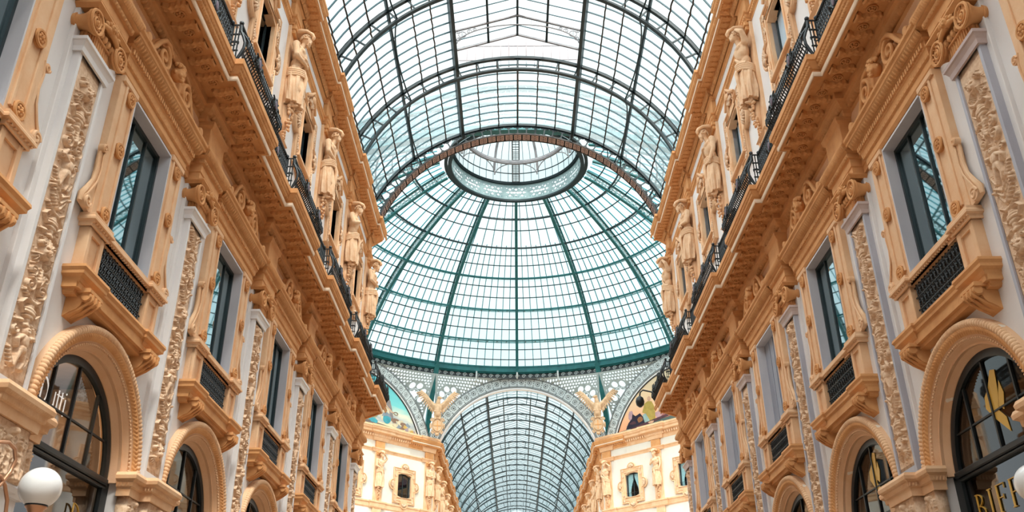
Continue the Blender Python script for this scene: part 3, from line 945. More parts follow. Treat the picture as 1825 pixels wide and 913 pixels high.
def make_pier():
    """pier that carries a pilaster: moulded impost, leaf capital and shaft"""
    t = thing('shop_pier', '', 'pier')
    path = [(0, -1.0), (.22, -1.0), (.22, -.52), (.42, -.52), (.42, .52), (.22, .52), (.22, 1.0), (0, 1.0)]
    b = MB()
    b.sweep([(0, 5.12), (0, 5.52), (.12, 5.52), (.15, 5.46), (.14, 5.40), (.08, 5.36), (.07, 5.28), (.03, 5.26), (.02, 5.12)], path)
    b.box(0, .24, -1.0, 1.0, 5.13, 5.50); b.box(0, .44, -.52, .52, 5.13, 5.50)
    b.build('impost', STUCCO_L, t)
    b = MB()
    for (x, y0, y1) in ((.22, -1.02, -.56), (.42, -.56, .56), (.22, .56, 1.02)):
        strip(b, x, y0, y1, (.03, 5.26), (.075, 5.36), .06, .03, 'leaf')
        strip(b, x, y0, y1, (.085, 5.365), (.14, 5.40), .05, .015, 'leaf')
    for (y, s_, x0, n_) in ((-1.03, -1, 0, 4), (-.56, -1, .24, 4), (.56, 1, .24, 4), (1.03, 1, 0, 4)):
        for i in range(n_):
            b.ell((x0+.04+i*.06, y+s_*.03, 5.315), (.022, .03, .045), 6, 4)
    b.build('leaf_moulding', STUCCO_L, t, True)
    b = MB()
    b.box(0, .20, -.94, .94, 4.4, 5.13); b.box(0, .38, -.46, .46, 4.4, 5.13)
    for (x, yc, w) in ((.20, -.71, .42), (.38, 0, .86), (.20, .71, .42)):
        R = Relief(w, .70, .014)
        for k in range(-1, 2):
            for g in (-1, 1):
                R.spiral(k*w*.33+g*.05, .5, .07, 1.3, -g*PI/2, g, .016, .05)
            R.leaf(k*w*.33, .02, .42, .05, PI/2, .06)
            R.leaf(k*w*.33+.06, .02, .3, .035, PI/2-.5, .05); R.leaf(k*w*.33-.06, .02, .3, .035, PI/2+.5, .05)
        R.e(0, .6, .06, .06, 0, .09)
        R.to(b, lambda U, T, H: (x+.002+H*1.2, yc+U, 4.42+T))
    b.build('leaf_capital', RELIEF, t, True)
    b = MB()
    b.box(0, .14, -.94, .94, 0, 4.42); b.box(0, .30, -.46, .46, 0, 4.42)
    for z in (.0, 4.3):
        b.sweep([(0, z), (0, z+.12), (.06, z+.12), (.09, z+.06), (.06, z)], [(0, -.94), (.14, -.94), (.14, -.46), (.30, -.46), (.30, .46), (.14, .46), (.14, .94), (0, .94)])
    b.build('shaft', MARBLE_W, t)
    return t


# ------------------------------------------------------------------ long runs along one side of the arcade
def run_path(s, y0, y1, cens, h, d0, d1, turn=True):
    P = [(d0, y0)]
    for c in cens:
        if c-h > y0: P += [(d0, c-h), (d1, c-h)]
        if c+h < y1-.05: P += [(d1, c+h), (d0, c+h)]
    d = P[-1][0]
    if turn:
        P += [(d, y1+d*.414), (d-1.6, y1+d*.414+1.6)]
    else:
        P += [(d, y1)]
    if s > 0: P = [(x, -y) for x, y in reversed(P)]
    return P

def ly(s, y): return y if s < 0 else -y

def make_entablature(s):
    t = thing('entablature', 'long ochre entablature breaking forward over the pilaster capitals of the %s wall' % SIDE[s], 'entablature', (s*WX, 0, 0), 0 if s < 0 else PI)
    b = MB()
    pr = [(-.3, 11.93), (-.3, 12.62), (.20, 12.62), (.20, 12.56), (.15, 12.50), (.14, 12.44), (.07, 12.40), (.06, 12.30), (.02, 12.28), (.02, 12.10), (0, 12.08), (0, 11.93)]
    b.sweep(pr, run_path(s, 4.0, ENDY, PIL, .60, .06, .30))
    b.build('moulding', STUCCO, t)
    b = MB()
    for c in PIL:
        y = ly(s, c)
        strip(b, .30, y-.66, y+.66, (.062, 12.30), (.075, 12.40), .10, .03, 'egg')
        strip(b, .30, y-.74, y+.74, (.145, 12.45), (.20, 12.58), .06, .02, 'leaf')
        for g in (-1, 1):
            ya, yb = sorted((y+g*.68, y+g*1.1))
            strip(b, .06, ya, yb, (.062, 12.30), (.075, 12.40), .10, .03, 'egg')
            strip(b, .06, ya, yb, (.145, 12.45), (.20, 12.58), .06, .02, 'leaf')
    b.build('egg_moulding', STUCCO, t, True)
    b = MB()
    Y = sorted((ly(s, 4.0), ly(s, ENDY)))
    b.box(0, .05, Y[0], Y[1], 12.6, 13.5)
    b.build('frieze', STUCCO_L, t)
    for c in PIL:
        b = MB(); y = ly(s, c)
        b.bbox(0, .34, y-.47, y+.47, 12.6, 13.47, .02)
        b.sweep([(0, 13.3), (0, 13.47), (.06, 13.47), (.05, 13.38), (.0, 13.3)], [(0, y-.47), (.34, y-.47), (.34, y+.47), (0, y+.47)])
        b.build('frieze_block', STUCCO, t)
    return t

def tmod():
    """flat acanthus bracket with wavy edges, seen from below"""
    b = MB(); n, m = 34, 9
    S = np.linspace(0, 1, n)[:, None]; T = np.linspace(-1, 1, m)[None, :]
    w = .085+.022*np.abs(np.sin(np.pi*4*S))+.03*(S > .82)*np.sin(np.pi*(S-.82)/.36)
    sh = .028*np.sin(2*np.pi*S)
    h = .035+.022*(1-T**2)+.012*np.cos(np.pi*8*S)*np.abs(T)-.012*np.exp(-(T/.12)**2)
    h[:, 0] = 0; h[:, -1] = 0; h[0] = 0; h[-1] = 0
    b.grid(-.25+.50*S+0*T, sh+w*T, -h+0*S)
    b.tube([(.25, -.10, -.03), (.25, -.05, -.055), (.25, .05, -.055), (.25, .10, -.03)], .03, 6)
    b.tube([(-.26, -.07, -.02), (-.26, .07, -.02)], .028, 6)
    return b.mesh('modillion', STUCCO, True, 40)

def trose():
    b = MB()
    b.tube([(.088*math.cos(2*PI*i/14), .088*math.sin(2*PI*i/14), -.01) for i in range(14)], .016, 5, loop=True)
    for i in range(5):
        a = 2*PI*i/5
        b.ell((.045*math.cos(a), .045*math.sin(a), -.012), (.030, .026, .02), 6, 4, rot=Matrix.Rotation(a, 3, 'Z'))
    b.ell((0, 0, -.025), (.022, .022, .025), 7, 5)
    return b.mesh('rosette', STUCCO, True)

def link(me, name, parent, loc, rz=0.0):
    o = bpy.data.objects.new(name, me); COL.objects.link(o); o.parent = parent
    o.location = loc; o.rotation_euler = (0, 0, rz)
    return o

def make_balcony(s):
    t = thing('balcony', 'ochre balcony shelf on leafy brackets running the length of the %s wall' % SIDE[s], 'balcony', (s*WX, 0, 0), 0 if s < 0 else PI)
    path = run_path(s, 4.0, ENDY, PIL, .55, 0, .18)
    b = MB()
    b.sweep([(-.4, 13.92), (-.4, 14.36), (1.04, 14.36), (1.04, 14.22), (1.01, 14.20), (.97, 14.12), (.93, 14.04), (.90, 14.03), (.90, 13.97), (.885, 13.86), (.82, 13.86), (.80, 13.92)], path)
    b.build('slab', STUCCO, t)
    b = MB()
    b.sweep([(-.4, 13.45), (-.4, 13.95), (.26, 13.95), (.26, 13.76), (.20, 13.74), (.18, 13.69), (.07, 13.60), (.05, 13.50), (.01, 13.45)], path)
    b.build('bed_moulding', STUCCO, t)
    # ornament along every run of the path
    runs = []
    for k in range(len(path)-1):
        (x0, y0), (x1, y1) = path[k], path[k+1]
        if abs(x1-x0) < 1e-6: runs.append((x0, y0, y1))
    eg = MB(); fo = MB()
    me_m, me_r = MOD, ROS
    for x, y0, y1 in runs:
        g = 1 if x > .1 else -1
        strip(eg, x, y0-g*.12, y1+g*.12, (.065, 13.595), (.185, 13.70), .16, .055, 'egg')
        strip(eg, x, y0-g*.03, y1+g*.03, (.01, 13.46), (.05, 13.52), .07, .02, 'leaf')
        strip(fo, x, y0-g*.95, y1+g*.95, (.935, 14.05), (.972, 14.12), .07, .025, 'leaf')
        strip(fo, x, y0-g*1.0, y1+g*1.0, (.975, 14.13), (1.01, 14.20), .10, .02, 'leaf')
        y0, y1 = y0-g*.53, y1+g*.53
        n = max(1, round((y1-y0)/.56))
        q = (y1-y0)/n
        for i in range(n):
            link(me_r, 'rosette', t, (x+.53, y0+q*(i+.5), 13.92)).scale = (1.15, 1.15, 1.5)
            link(me_m, 'modillion', t, (x+.53, y0+q*i+.05, 13.92)).scale = (1.0, 1.1, 1.7)
    b = MB(); b.sweep([(.89, 13.865), (.89, 13.965), (.925, 13.965), (.925, 13.90), (.912, 13.865)], path); b.build('lip_highlight', LIP, t)  # pale strip carrying the painted highlight of the balcony lip
    eg.build('egg_moulding', STUCCO, t, True)
    fo.build('fascia_leaves', STUCCO, t, True)
    return t

def rail_panel(L, bow):
    """one panel of the iron railing, local y -L/2..L/2, x outwards, z from the balcony floor"""
    b = MB(); H = .98
    n = int(L/.10)
    def px(f): return bow*(math.sin(PI*min(1, f*1.15))**1.3 if f < .87 else 0.0)
    for i in range(n+1):
        y = -L/2+L*i/n
        b.tube([(px(k/6), y, H*k/6) for k in range(7)], .019, 4)
        if i < n:
            ym = y+L/n/2
            for z in (.16, .36, .60, .82):
                b.tube([(px(z/H)+.01, ym+.05*math.cos(2*PI*k/8), z+.075*math.sin(2*PI*k/8)) for k in range(8)], .015, 4, loop=True)
    for z, w in ((.05, .03), (.27, .02), (.72, .02), (H-.07, .02)):
        b.bar((px(z/H), -L/2, z), (px(z/H), L/2, z), w)
    b.tube([(0.0, -L/2, H), (0.0, L/2, H)], .05, 8)
    # scroll groups and oval boss
    for c in ([0] if L < 2.6 else [-L/4, L/4]):
        for g in (-1, 1):
            b.tube([(px(.5)+.03, y, z) for _, y, z in spiral(c+g*.22, .48, .17, 1.4, PI/2, g, 0, 22)], .02, 5)
        b.tube([(px(.5)+.04, c+.10*math.cos(2*PI*k/14), .5+.17*math.sin(2*PI*k/14)) for k in range(14)], .024, 5, loop=True)
    for y in (-L/2, L/2):
        b.tube([(px(k/6)*.6, y, H*k/6) for k in range(7)], .034, 6)
        b.ell((0, y, H+.06), .055, 8, 6)
    me = b.mesh('panel', IRON, False)
    c = MB()
    for q in ([0] if L < 2.6 else [-L/4, L/4]):
        c.ell((px(.5)+.05, q, .5), (.02, .075, .13), 12, 6)
    return me, c.mesh('oval_boss', BOSS, True)

def make_railing(s):
    t = thing('balcony_railing', 'black iron railing with bowed panels and oval bosses on the %s balcony' % SIDE[s], 'railing', (s*WX, 0, 14.36), 0 if s < 0 else PI)
    F = rail_panel(3.06, .24); R = rail_panel(2.24, .02)
    for k, c in enumerate(PIL[:-1]):
        for me, x, y in ((F, 1.02, c), (R, .82, c+BAY/2)):
            p = link(me[0], 'bowed_panel' if me is F else 'straight_panel', t, (x, ly(s, y), 0))
            link(me[1], 'oval_boss', p, (0, 0, 0))
    p = link(F[0], 'bowed_panel', t, (1.02, ly(s, PIL[-1]-.1), 0))
    b = MB()
    for c in PIL:
        for g in (-1, 1):
            y = ly(s, c+g*1.54)
            for z in (.05, .27, .5, .72, .98): b.bar((.80, y, z), (1.03, y, z), .03)
            for x in (.86, .93, 1.0): b.bar((x, y, 0), (x, y, .98), .024)
            b.tube([(x_, y+.0, z_) for _, x_, z_ in spiral(.92, .45, .10, 1.2, 0, 1, 0, 14)], .016, 5)
    b.build('return_bars', IRON, t)
    return t

def make_upper_pilaster():
    t = thing('upper_pilaster', '', 'pilaster')
    b = MB()
    b.bbox(0, .10, -.42, .42, 14.36, 21.12, .01)
    for y0, y1, z0, z1 in ((-.40, -.30, 14.9, 17.2), (.30, .40, 14.9, 17.2), (-.30, .30, 17.1, 17.2), (-.30, .30, 14.9, 15.0)):
        b.bbox(.09, .13, y0, y1, z0, z1, .01)
    b.build('shaft', STUCCO_L, t)
    b = MB()
    b.sweep([(0, 16.98), (0, 17.12), (.05, 17.12), (.08, 17.06), (0, 16.98)], [(0, -.42), (.1, -.42), (.1, .42), (0, .42)])
    b.bbox(0, .30, -.40, .40, 14.36, 15.6, .02)
    b.build('pedestal', STUCCO_L, t)
    b = MB()
    b.bbox(0, .24, -.38, .38, 21.0, 21.16, .02)
    b.bbox(0, .20, -.34, .34, 20.86, 21.0, .02)
    b.bbox(0, .16, -.45, .45, 21.44, 22.02, .02)
    b.build('capital', STUCCO, t)
    return t

def outline(hw, z0, z1, zc, lobe, seg=8):
    """rectangle with a round lobe on each of its four sides, listed clockwise"""
    P = []
    def lob(cy, cz, a0):
        for i in range(seg+1):
            a = a0-PI/2+PI*i/seg
            P.append((cy+lobe*math.sin(a), cz+lobe*math.cos(a)))
    P.append((-hw, z1)); lob(0, z1, 0); P.append((hw, z1)); lob(hw, zc, PI/2); P.append((hw, z0)); lob(0, z0, PI); P.append((-hw, z0)); lob(-hw, zc, -PI/2)
    return P

def make_upper_window(kind, far=False):
    t = thing('upper_window', '', 'window')
    zc = (U0+U1)/2
    O = outline(1.12, U0-.48, U1+.45, zc, .42)
    n = len(O)
    b = MB()
    # surround: ring between the outline and the opening
    I = []
    for (y, z) in O:
        k = max(abs(y)/UH, abs(z-zc)/((U1-U0)/2)); I.append((y/k, zc+(z-zc)/k))
    V = [(0, y, z) for y, z in O] + [(.10, y, z) for y, z in O] + [(.12, y, z) for y, z in I] + [(-.15, y, z) for y, z in I]
    F = []
    for r in (0, n, 2*n):
        for i in range(n):
            j = (i+1) % n; F.append((r+i, r+j, r+n+j, r+n+i))
    b.add(V, F)
    b.build('surround', STUCCO_L, t)
    b = MB()
    b.tube([(.11, y*.985, zc+(z-zc)*.985) for y, z in O], .055, 7, loop=True)
    b.tube([(.13, y*.86, zc+(z-zc)*.86) for y, z in O], .022, 5, loop=True)
    b.tube([(.13, y, z) for y, z in ((-UH-.06, U0-.06), (-UH-.06, U1+.06), (UH+.06, U1+.06), (UH+.06, U0-.06))], .05, 6, loop=True)
    b.build('moulding', STUCCO_L, t, True, 50)
    b = MB()
    for (cy, cz, a0) in ((0, U1+.47, 0), (1.14, zc, PI/2), (0, U0-.50, PI), (-1.14, zc, -PI/2)):
        for i in range(7):
            a = a0-1.2+.4*i
            b.tube([(.12, cy, cz), (.19, cy+.16*math.sin(a), cz+.16*math.cos(a)), (.14, cy+.30*math.sin(a), cz+.30*math.cos(a))], [.02, .05, .04], 6)
        b.ell((.16, cy, cz), (.06, .07, .07), 8, 5)
    for g in (-1, 1):
        for z in (U0-.3, U0+.18, U1-.2, U1+.27):
            for q in range(2):
                b.tube(spiral(g*(.93+.0*q), z, .11, 1.3, PI*q, g, .13, 14), .026, 5)
    if not far:
        for i in range(26):
            z = U0-.35+.1*i
            if abs(z-zc) > .4:
                for g in (-1, 1): b.ell((.14, g*1.0, z), (.03, .03, .035), 5, 4)
    b.build('shell_ornament', RELIEF, t, True)
    if not far:
        b = MB()
        b.tube([(.16, -.62, U1+.55), (.20, -.25, U1+.80), (.22, 0, U1+1.05), (.20, .25, U1+.80), (.16, .62, U1+.55)], .055, 6)
        b.bbox(.0, .14, -.10, .10, U1+.5, U1+1.02, .02)
        b.ell((.22, 0, U1+.75), (.08, .12, .14), 8, 6)
        b.bbox(0, .22, -.95, .95, U0-.14, U0-.04, .02)
        b.build('hood', STUCCO_L, t, True, 50)
    D = -.16
    b = MB()
    for g in (-1, 1):
        y0, y1 = sorted((g*UH, g*(UH-.06))); b.box(D-.02, D+.03, y0, y1, U0, U1)
    b.box(D-.02, D+.03, -UH, UH, U1-.06, U1); b.box(D-.02, D+.03, -UH, UH, U0, U0+.06); b.box(D-.02, D+.03, -.03, .03, U0, U1)
    b.build('frame', WINFRAME, t)
    if kind == 'blind':
        b = MB(); b.box(D-.04, D-.02, -UH, UH, U0, U1); b.build('blind', PALEBLIND, t)
    else:
        b = MB(); b.add([(D, -UH, U0), (D, UH, U0), (D, UH, U1), (D, -UH, U1)], [(0, 1, 2, 3)]); b.build('pane', UPGLASS if kind != 'curtain' else CLEARGLASS, t)
    if kind == 'curtain':
        for g in (-1, 1):
            b = MB(); nU = 30; nV = 12
            U = np.linspace(0, 1, nU)[:, None]; Vv = np.linspace(0, 1, nV)[None, :]
            w = .62*(1-.62*np.sin(PI*Vv*.62)**2)
            Y = g*(UH-.05-U*w); Z = U1-.05-Vv*(U1-U0-.08)+0*U
            X = D-.07+.015*np.sin(U*40)+0*Vv
            b.grid(X, Y, Z); b.build('curtain', CURTAIN, t, True)
    if far:
        b = MB()
        for k in range(9): b.bar((.02, -.6+.15*k, U0), (.02, -.6+.15*k, U0+.35), .015)
        b.bar((.02, -UH, U0+.35), (.02, UH, U0+.35), .02)
        b.build('guard_rail', IRON, t)
    return t

def leaf_bracket():
    b = MB(); n, m = 22, 9
    S = np.linspace(0, 1, n)[:, None]; T = np.linspace(-1, 1, m)[None, :]
    w = .075+.022*np.abs(np.sin(np.pi*3*S))
    h = .06+.035*(1-T**2)+.02*np.cos(np.pi*6*S)*np.abs(T)-.02*np.exp(-(T/.15)**2)
    h[:, 0] = 0; h[:, -1] = 0; h[0] = 0; h[-1] = 0
    b.grid(-.17+.33*S+0*T, w*T+0*S, -h+0*S)
    b.tube([(.17, -.08, -.05), (.17, 0, -.08), (.17, .08, -.05)], .035, 6)
    return b.mesh('leaf_bracket', STUCCO, True, 40)

def make_roof_cornice(s, far=False):
    if far:
        y0, y1, cens = FARY, 141.0, [FARY+1.0+BAY*k for k in range(12)]
        lab = 'ochre roof cornice stepping away down the far arcade on its %s side' % SIDE[s]
    else:
        y0, y1, cens = 4.0, ENDY-.25, PIL
        lab = 'deep ochre roof cornice with leafy brackets under the glass vault, %s wall' % SIDE[s]
    t = thing('roof_cornice', lab, 'cornice', (s*WX, 0, 0), 0 if s < 0 else PI)
    if far:
        P = [(-1.6+.0, y0-1.6), (0, y0)]
        for c in cens: P += [(0, c-.42), (.12, c-.42), (.12, c+.42), (0, c+.42)]
        P += [(0, y1)]
        P[0] = (-2.0, y0-2.0)
        P = [P[0]]+[(0, y0)]+P[2:]
        if s > 0: P = [(x, -y) for x, y in reversed(P)]
        path = P
    else:
        path = run_path(s, y0, y1, cens, .42, 0, .12)
    b = MB()
    b.sweep([(-.4, 22.05), (-.4, 22.95), (.70, 22.95), (.70, 22.84), (.66, 22.80), (.60, 22.66), (.56, 22.64), (.56, 22.52), (.52, 22.50), (.52, 22.44), (.22, 22.44), (.20, 22.34), (.13, 22.30), (.10, 22.18), (.03, 22.12), (.02, 22.05)], path)
    b.build('moulding', STUCCO, t)
    b = MB()
    b.sweep([(-.2, 21.14), (-.2, 21.44), (.12, 21.44), (.12, 21.38), (.07, 21.34), (.06, 21.24), (.02, 21.20), (.01, 21.14)], [(x*1.2, y) for x, y in path])
    b.build('string_course', STUCCO, t)
    lv = MB()
    runs = [(path[k][0], path[k][1], path[k+1][1]) for k in range(len(path)-1) if abs(path[k+1][0]-path[k][0]) < 1e-6]
    cnt = 0
    for x, a, c in runs:
        if not far:
            g = 1 if x > .1 else -1
            strip(lv, x, a-g*.17, c+g*.17, (.135, 22.18), (.205, 22.34), .14, .05, 'egg')
            strip(lv, x*1.2, a, c, (.065, 21.25), (.08, 21.36), .11, .03, 'leaf')
            strip(lv, x, a-g*.63, c+g*.63, (.60, 22.67), (.665, 22.80), .08, .03, 'leaf')
            a, c = a-g*.37, c+g*.37
            n = max(1, round((c-a)/.30))
            for i in range(n):
                y = a+(c-a)*(i+.5)/n
                if (y if s < 0 else -y) > 9 and cnt < 99:
                    link(LBR, 'leaf_bracket', t, (x+.37, y, 22.45)).scale = (1.0, 1.35, .6); cnt += 1
        else:
            n = max(1, int((c-a)/.5))
            for i in range(n):
                lv.box(x+.22, x+.5, a+(c-a)*(i+.3)/n, a+(c-a)*(i+.7)/n, 22.36, 22.44)
    b = MB(); b.sweep([(.545, 22.52), (.545, 22.62), (.58, 22.62), (.575, 22.53)], path); b.build('lip_highlight', LIP, t)  # pale strip painting the lit edge of the cornice lip
    lv.build('leaf_moulding', STUCCO, t, True)
    return t

# ------------------------------------------------------------------ statues
def drape(b, cx, z0, z1, r0, r1, folds, seed, flat=.8):
    nU, nV = 84, 34
    rr = random.Random(seed); ph = [rr.uniform(0, 6.3) for _ in range(4)]
    U = np.linspace(0, 2*PI, nU+1)[:-1][:, None]; V = np.linspace(0, 1, nV)[None, :]
    r = r0+(r1-r0)*V+.05*np.sin(PI*V)
    fold = .055*np.sin(folds*U+ph[0]+2.2*V)*(.35+.65*V)+.03*np.sin((folds*2+3)*U+ph[1]-3*V)*(.2+.8*V)+.02*np.sin(5*U+9*V+ph[2])
    R = r*(1+fold*2.2)
    X = cx+.05*V+R*np.cos(U)*flat; Y = R*np.sin(U)*1.05; Z = z0+(z1-z0)*V-.025*np.sin(3*U+ph[3])*V
    b.grid(X, Y, Z, True)
    ids = [b.n-nU*nV+i*nV+nV-1 for i in range(nU)]
    b.v.append((cx+.05, 0, z1+.10)); b.n += 1
    b.f.extend([(ids[i], ids[(i+1) % nU], b.n-1) for i in range(nU)])
    return b

def make_statue(v):
    t = thing('atlas_statue', '', 'statue')
    b = MB()
    yaw = (.0, .25, -.3)[v]
    b.ell((.26, 0, 19.42), (.22, .30, .28), 14, 10)
    b.ell((.27, 0, 19.78), (.18, .24, .30), 14, 10)
    b.ell((.33, 0, 20.16), (.22, .32, .34), 14, 10)
    b.ell((.30, 0, 20.38), (.17, .36, .16), 14, 8)
    for g in (-1, 1):
        b.ell((.48, g*.13, 20.26), (.08, .14, .11), 10, 7)
        b.ell((.43, g*.08, 19.98), (.06, .08, .16), 8, 6)
        b.ell((.30, g*.36, 20.38), (.13, .12, .14), 10, 7)
        b.cap_((.28, g*.15, 19.35), (.42, g*.17, 18.75), .19, .14)
        b.cap_((.42, g*.17, 18.75), (.34, g*.15, 18.25), .13, .09)
        b.ell((.42, g*.15, 18.16), (.13, .06, .05), 8, 6)
    b.cap_((.36, 0, 20.46), (.44, 0, 20.66), .10, .09)
    hx, hy, hz = .50, .05*yaw, 20.80
    b.ell((hx, hy, hz), (.155, .13, .18), 14, 10)
    b.ell((hx+.10, hy, hz-.10), (.07, .075, .075), 8, 6)
    b.ell((hx+.165, hy, hz-.02), (.03, .024, .055), 6, 5)
    b.ell((hx+.13, hy, hz+.055), (.035, .10, .025), 8, 5)
    b.ell((hx+.145, hy, hz-.10), (.02, .04, .014), 6, 4)
    for g in (-1, 1): b.ell((hx, hy+g*.13, hz-.01), (.03, .02, .04), 6, 5)
    if v == 0:      # arms crossed over the waist
        for g in (-1, 1):
            b.cap_((.30, g*.38, 20.34), (.38, g*.44, 19.92), .11, .085)
            b.cap_((.38, g*.44, 19.92), (.60, -g*.06, 19.88+g*.07), .085, .055)
            hands = (.60, -g*.12, 19.88+g*.07)
            b.ell(hands, (.045, .06, .045), 8, 6)
            for k in range(4): b.cap_((hands[0]+.01, hands[1]-g*.03, hands[2]-.03+.022*k), (hands[0]-.02, hands[1]-g*.12, hands[2]-.035+.022*k), .014, .011, 5)
            b.cap_((hands[0], hands[1], hands[2]+.04), (hands[0]+.0, hands[1]-g*.04, hands[2]+.085), .015, .012, 5)
    elif v == 1:    # one arm raised to the head, the other across the belly
        b.cap_((.30, .38, 20.36), (.42, .52, 20.62), .11, .085)
        b.cap_((.42, .52, 20.62), (.50, .24, 20.92), .085, .055)
        b.ell((.50, .20, 20.94), (.05, .05, .04), 8, 6)
        for k in range(4): b.cap_((.47+.022*k, .17, 20.95), (.47+.022*k, .09, 20.98), .014, .011, 5)
        b.cap_((.52, .2, 20.92), (.56, .15, 20.89), .015, .012, 5)
        b.cap_((.30, -.38, 20.34), (.36, -.45, 19.94), .11, .085)
        b.cap_((.36, -.45, 19.94), (.56, -.10, 19.72), .085, .055)
        b.ell((.57, -.05, 19.70), (.045, .06, .045), 8, 6)
        for k in range(4): b.cap_((.58, -.02, 19.67+.022*k), (.56, .07, 19.665+.022*k), .014, .011, 5)
        b.cap_((.57, -.05, 19.74), (.57, .0, 19.785), .015, .012, 5)
    else:           # one arm hanging, the other holding cloth at the chest
        b.cap_((.30, .38, 20.34), (.32, .46, 19.92), .11, .085)
        b.cap_((.32, .46, 19.92), (.46, .40, 19.52), .085, .055)
        b.ell((.48, .38, 19.45), (.045, .05, .06), 8, 6)
        for k in range(4): b.cap_((.45+.022*k, .38, 19.42), (.46+.022*k, .36, 19.33), .014, .011, 5)
        b.cap_((.5, .35, 19.46), (.53, .31, 19.42), .015, .012, 5)
        b.cap_((.30, -.38, 20.34), (.42, -.46, 20.0), .11, .085)
        b.cap_((.42, -.46, 20.0), (.58, -.10, 20.18), .085, .055)
        b.ell((.59, -.05, 20.20), (.045, .06, .045), 8, 6)
        for k in range(4): b.cap_((.60, -.02, 20.17+.022*k), (.57, .07, 20.165+.022*k), .014, .011, 5)
        b.cap_((.59, -.05, 20.24), (.59, .0, 20.28), .015, .012, 5)
    remesh(b, 'figure', STATUE, .020, t, it=2)
    b = MB()
    drape(b, .27, 19.62, 18.25, .27, .34, 8, 3+v)
    for k in range(4):
        b.tube([(.27+.33*math.cos(a)*.9, .33*math.sin(a), 19.55-.07*k+.12*math.sin(a*1.0+v*2)*(1 if v != 2 else -1)) for a in [-2.4+4.8*i/16 for i in range(17)]], .045, 7)
    if v == 1:
        for k in range(3): b.tube([(.30, -.40+.02*k, 20.4), (.5, -.2+.03*k, 20.05-.03*k), (.52, .1, 19.75-.04*k), (.36, .34, 19.55)], .045, 7)
    b.ell((.30, 0, 18.5), (.26, .33, .22), 14, 8)
    b.tube([(.56, -.05, 19.5), (.62, .02, 19.3), (.6, .04, 18.95), (.55, .02, 18.6)], [.06, .07, .06, .03], 8)
    b.build('drapery', STATUE, t, True, 70)
    b = MB(); rr = random.Random(10+v)
    for k in range(120):
        a = rr.uniform(0, 2*PI); q = rr.uniform(0, 1.75)
        if abs(((a+PI) % (2*PI))-PI) < .95 and q > .95: continue
        b.ell((hx-.01+.17*math.cos(a)*math.sin(q), hy+.15*math.sin(a)*math.sin(q), hz+.02+.19*math.cos(q)), .038, 6, 5)
    if v != 1:
        for k in range(40):
            q = rr.random()
            b.ell((hx+.11-.05*q+rr.uniform(-.03, .025), hy+rr.uniform(-.09, .09)*(1-.5*q), hz-.12-.15*q), .026, 6, 5)
    b.build('hair', STATUE, t, True)
    b = MB()    # scroll crown linking the head to the cornice block, curling forward
    b.tube([(.12, 0, 21.06), (.30, 0, 21.10), (.48, 0, 21.12), (.64, 0, 21.05), (.72, 0, 20.93), (.69, 0, 20.84)], [.10, .12, .11, .09, .07, .05], 9)
    for g in (-1, 1):
        b.tube([(.12, g*.14, 21.04), (.32, g*.16, 21.08), (.52, g*.13, 21.09), (.68, g*.09, 20.98)], [.07, .08, .07, .05], 8)
    for k in range(8): b.ell((.2+.07*k, 0, 21.17+.02*math.sin(k)-.012*max(0, k-4)**2), (.04, .14-.008*k, .04), 7, 5)
    remesh(b, 'scroll_crown', STUCCO_L, .025, t, it=1)
    b = MB()    # hanging festoon below the hem
    z = 18.15
    for k in range(8):
        w = .17-.014*k
        for q in range(4):
            a = rr.uniform(-1.4, 1.4)
            b.ell((.24+.12*math.cos(a)-.01*k, w*math.sin(a)*1.1, z-.11*k+rr.uniform(-.03, .03)), .062-.003*k, 7, 5)
    b.tube([(.1, 0, 18.2), (.12, 0, 17.6), (.08, 0, 17.25)], [.18, .12, .05], 10)
    for k in range(3): b.tube([(.15+.06*math.cos(a), .07*math.sin(a), 17.3-.1*k) for a in [2*PI*i/8 for i in range(8)]], .02, 5, loop=True)
    b.build('fruit_festoon', STUCCO_L, t, True)
    return t

# ------------------------------------------------------------------ iron and glass vaults
VZ, VI, VO = 21.0, 7.22, 8.0
def pt(r, a, y): return (r*math.sin(a), y, VZ+r*math.cos(a))
A21, A41, A76 = math.radians(21.3), math.radians(41.5), math.radians(76)

def vault_rib(fancy=False, light=False):
    b = MB()
    N = 72
    for r0, r1, w in ((VI, VI+.09, .18), (VO-.13, VO-.02, .16)):
        R = []
        for k in range(N+1):
            a = -A76+2*A76*k/N
            R.append([(r*math.sin(a), y, VZ+r*math.cos(a)) for r, y in ((r0, -w/2), (r0, w/2), (r1, w/2), (r1, -w/2))])
        b.rings(R)
    n = 22 if not fancy else 32
    for i in range(n+1):
        a = -A76+2*A76*i/n
        if not fancy: b.bar(pt(VI+.05, a, 0), pt(VO-.1, a, 0), .06)
    if not light and not fancy:
        # small concave corner plates inside every cell
        for i in range(n):
            a0 = -A76+2*A76*i/n; a1 = -A76+2*A76*(i+1)/n
            for (r, a, dr, da) in ((VI+.09, a0, .16, .022), (VI+.09, a1, .16, -.022), (VO-.13, a0, -.16, .022), (VO-.13, a1, -.16, -.022)):
                V = [pt(r, a, -.012), pt(r+dr, a, -.012), pt(r+dr*.3, a+da*.35, -.012), pt(r, a+da, -.012)]
                V += [(x, .012, z) for x, y, z in V]
                b.add(V, [(0,1,2,3), (7,6,5,4), (0,4,5,1), (1,5,6,2), (2,6,7,3), (3,7,4,0)])
    if fancy:
        def mask(u, v):
            c = (u*44) % 1; x = abs(c-.5)*2; y = abs(v-.5)*2
            hole = (x < .84 and y < .70) and not (x > .66 and y > .42)
            hole = hole or (y < .16 and x < .9) or (x < .14 and y < .76)
            return not hole
        b.fret(44*16, 12, mask, lambda u, v, w: pt(VI+.1+v*(VO-.12-VI-.1), -A76+2*A76*u, w-.02), .04)
    return b

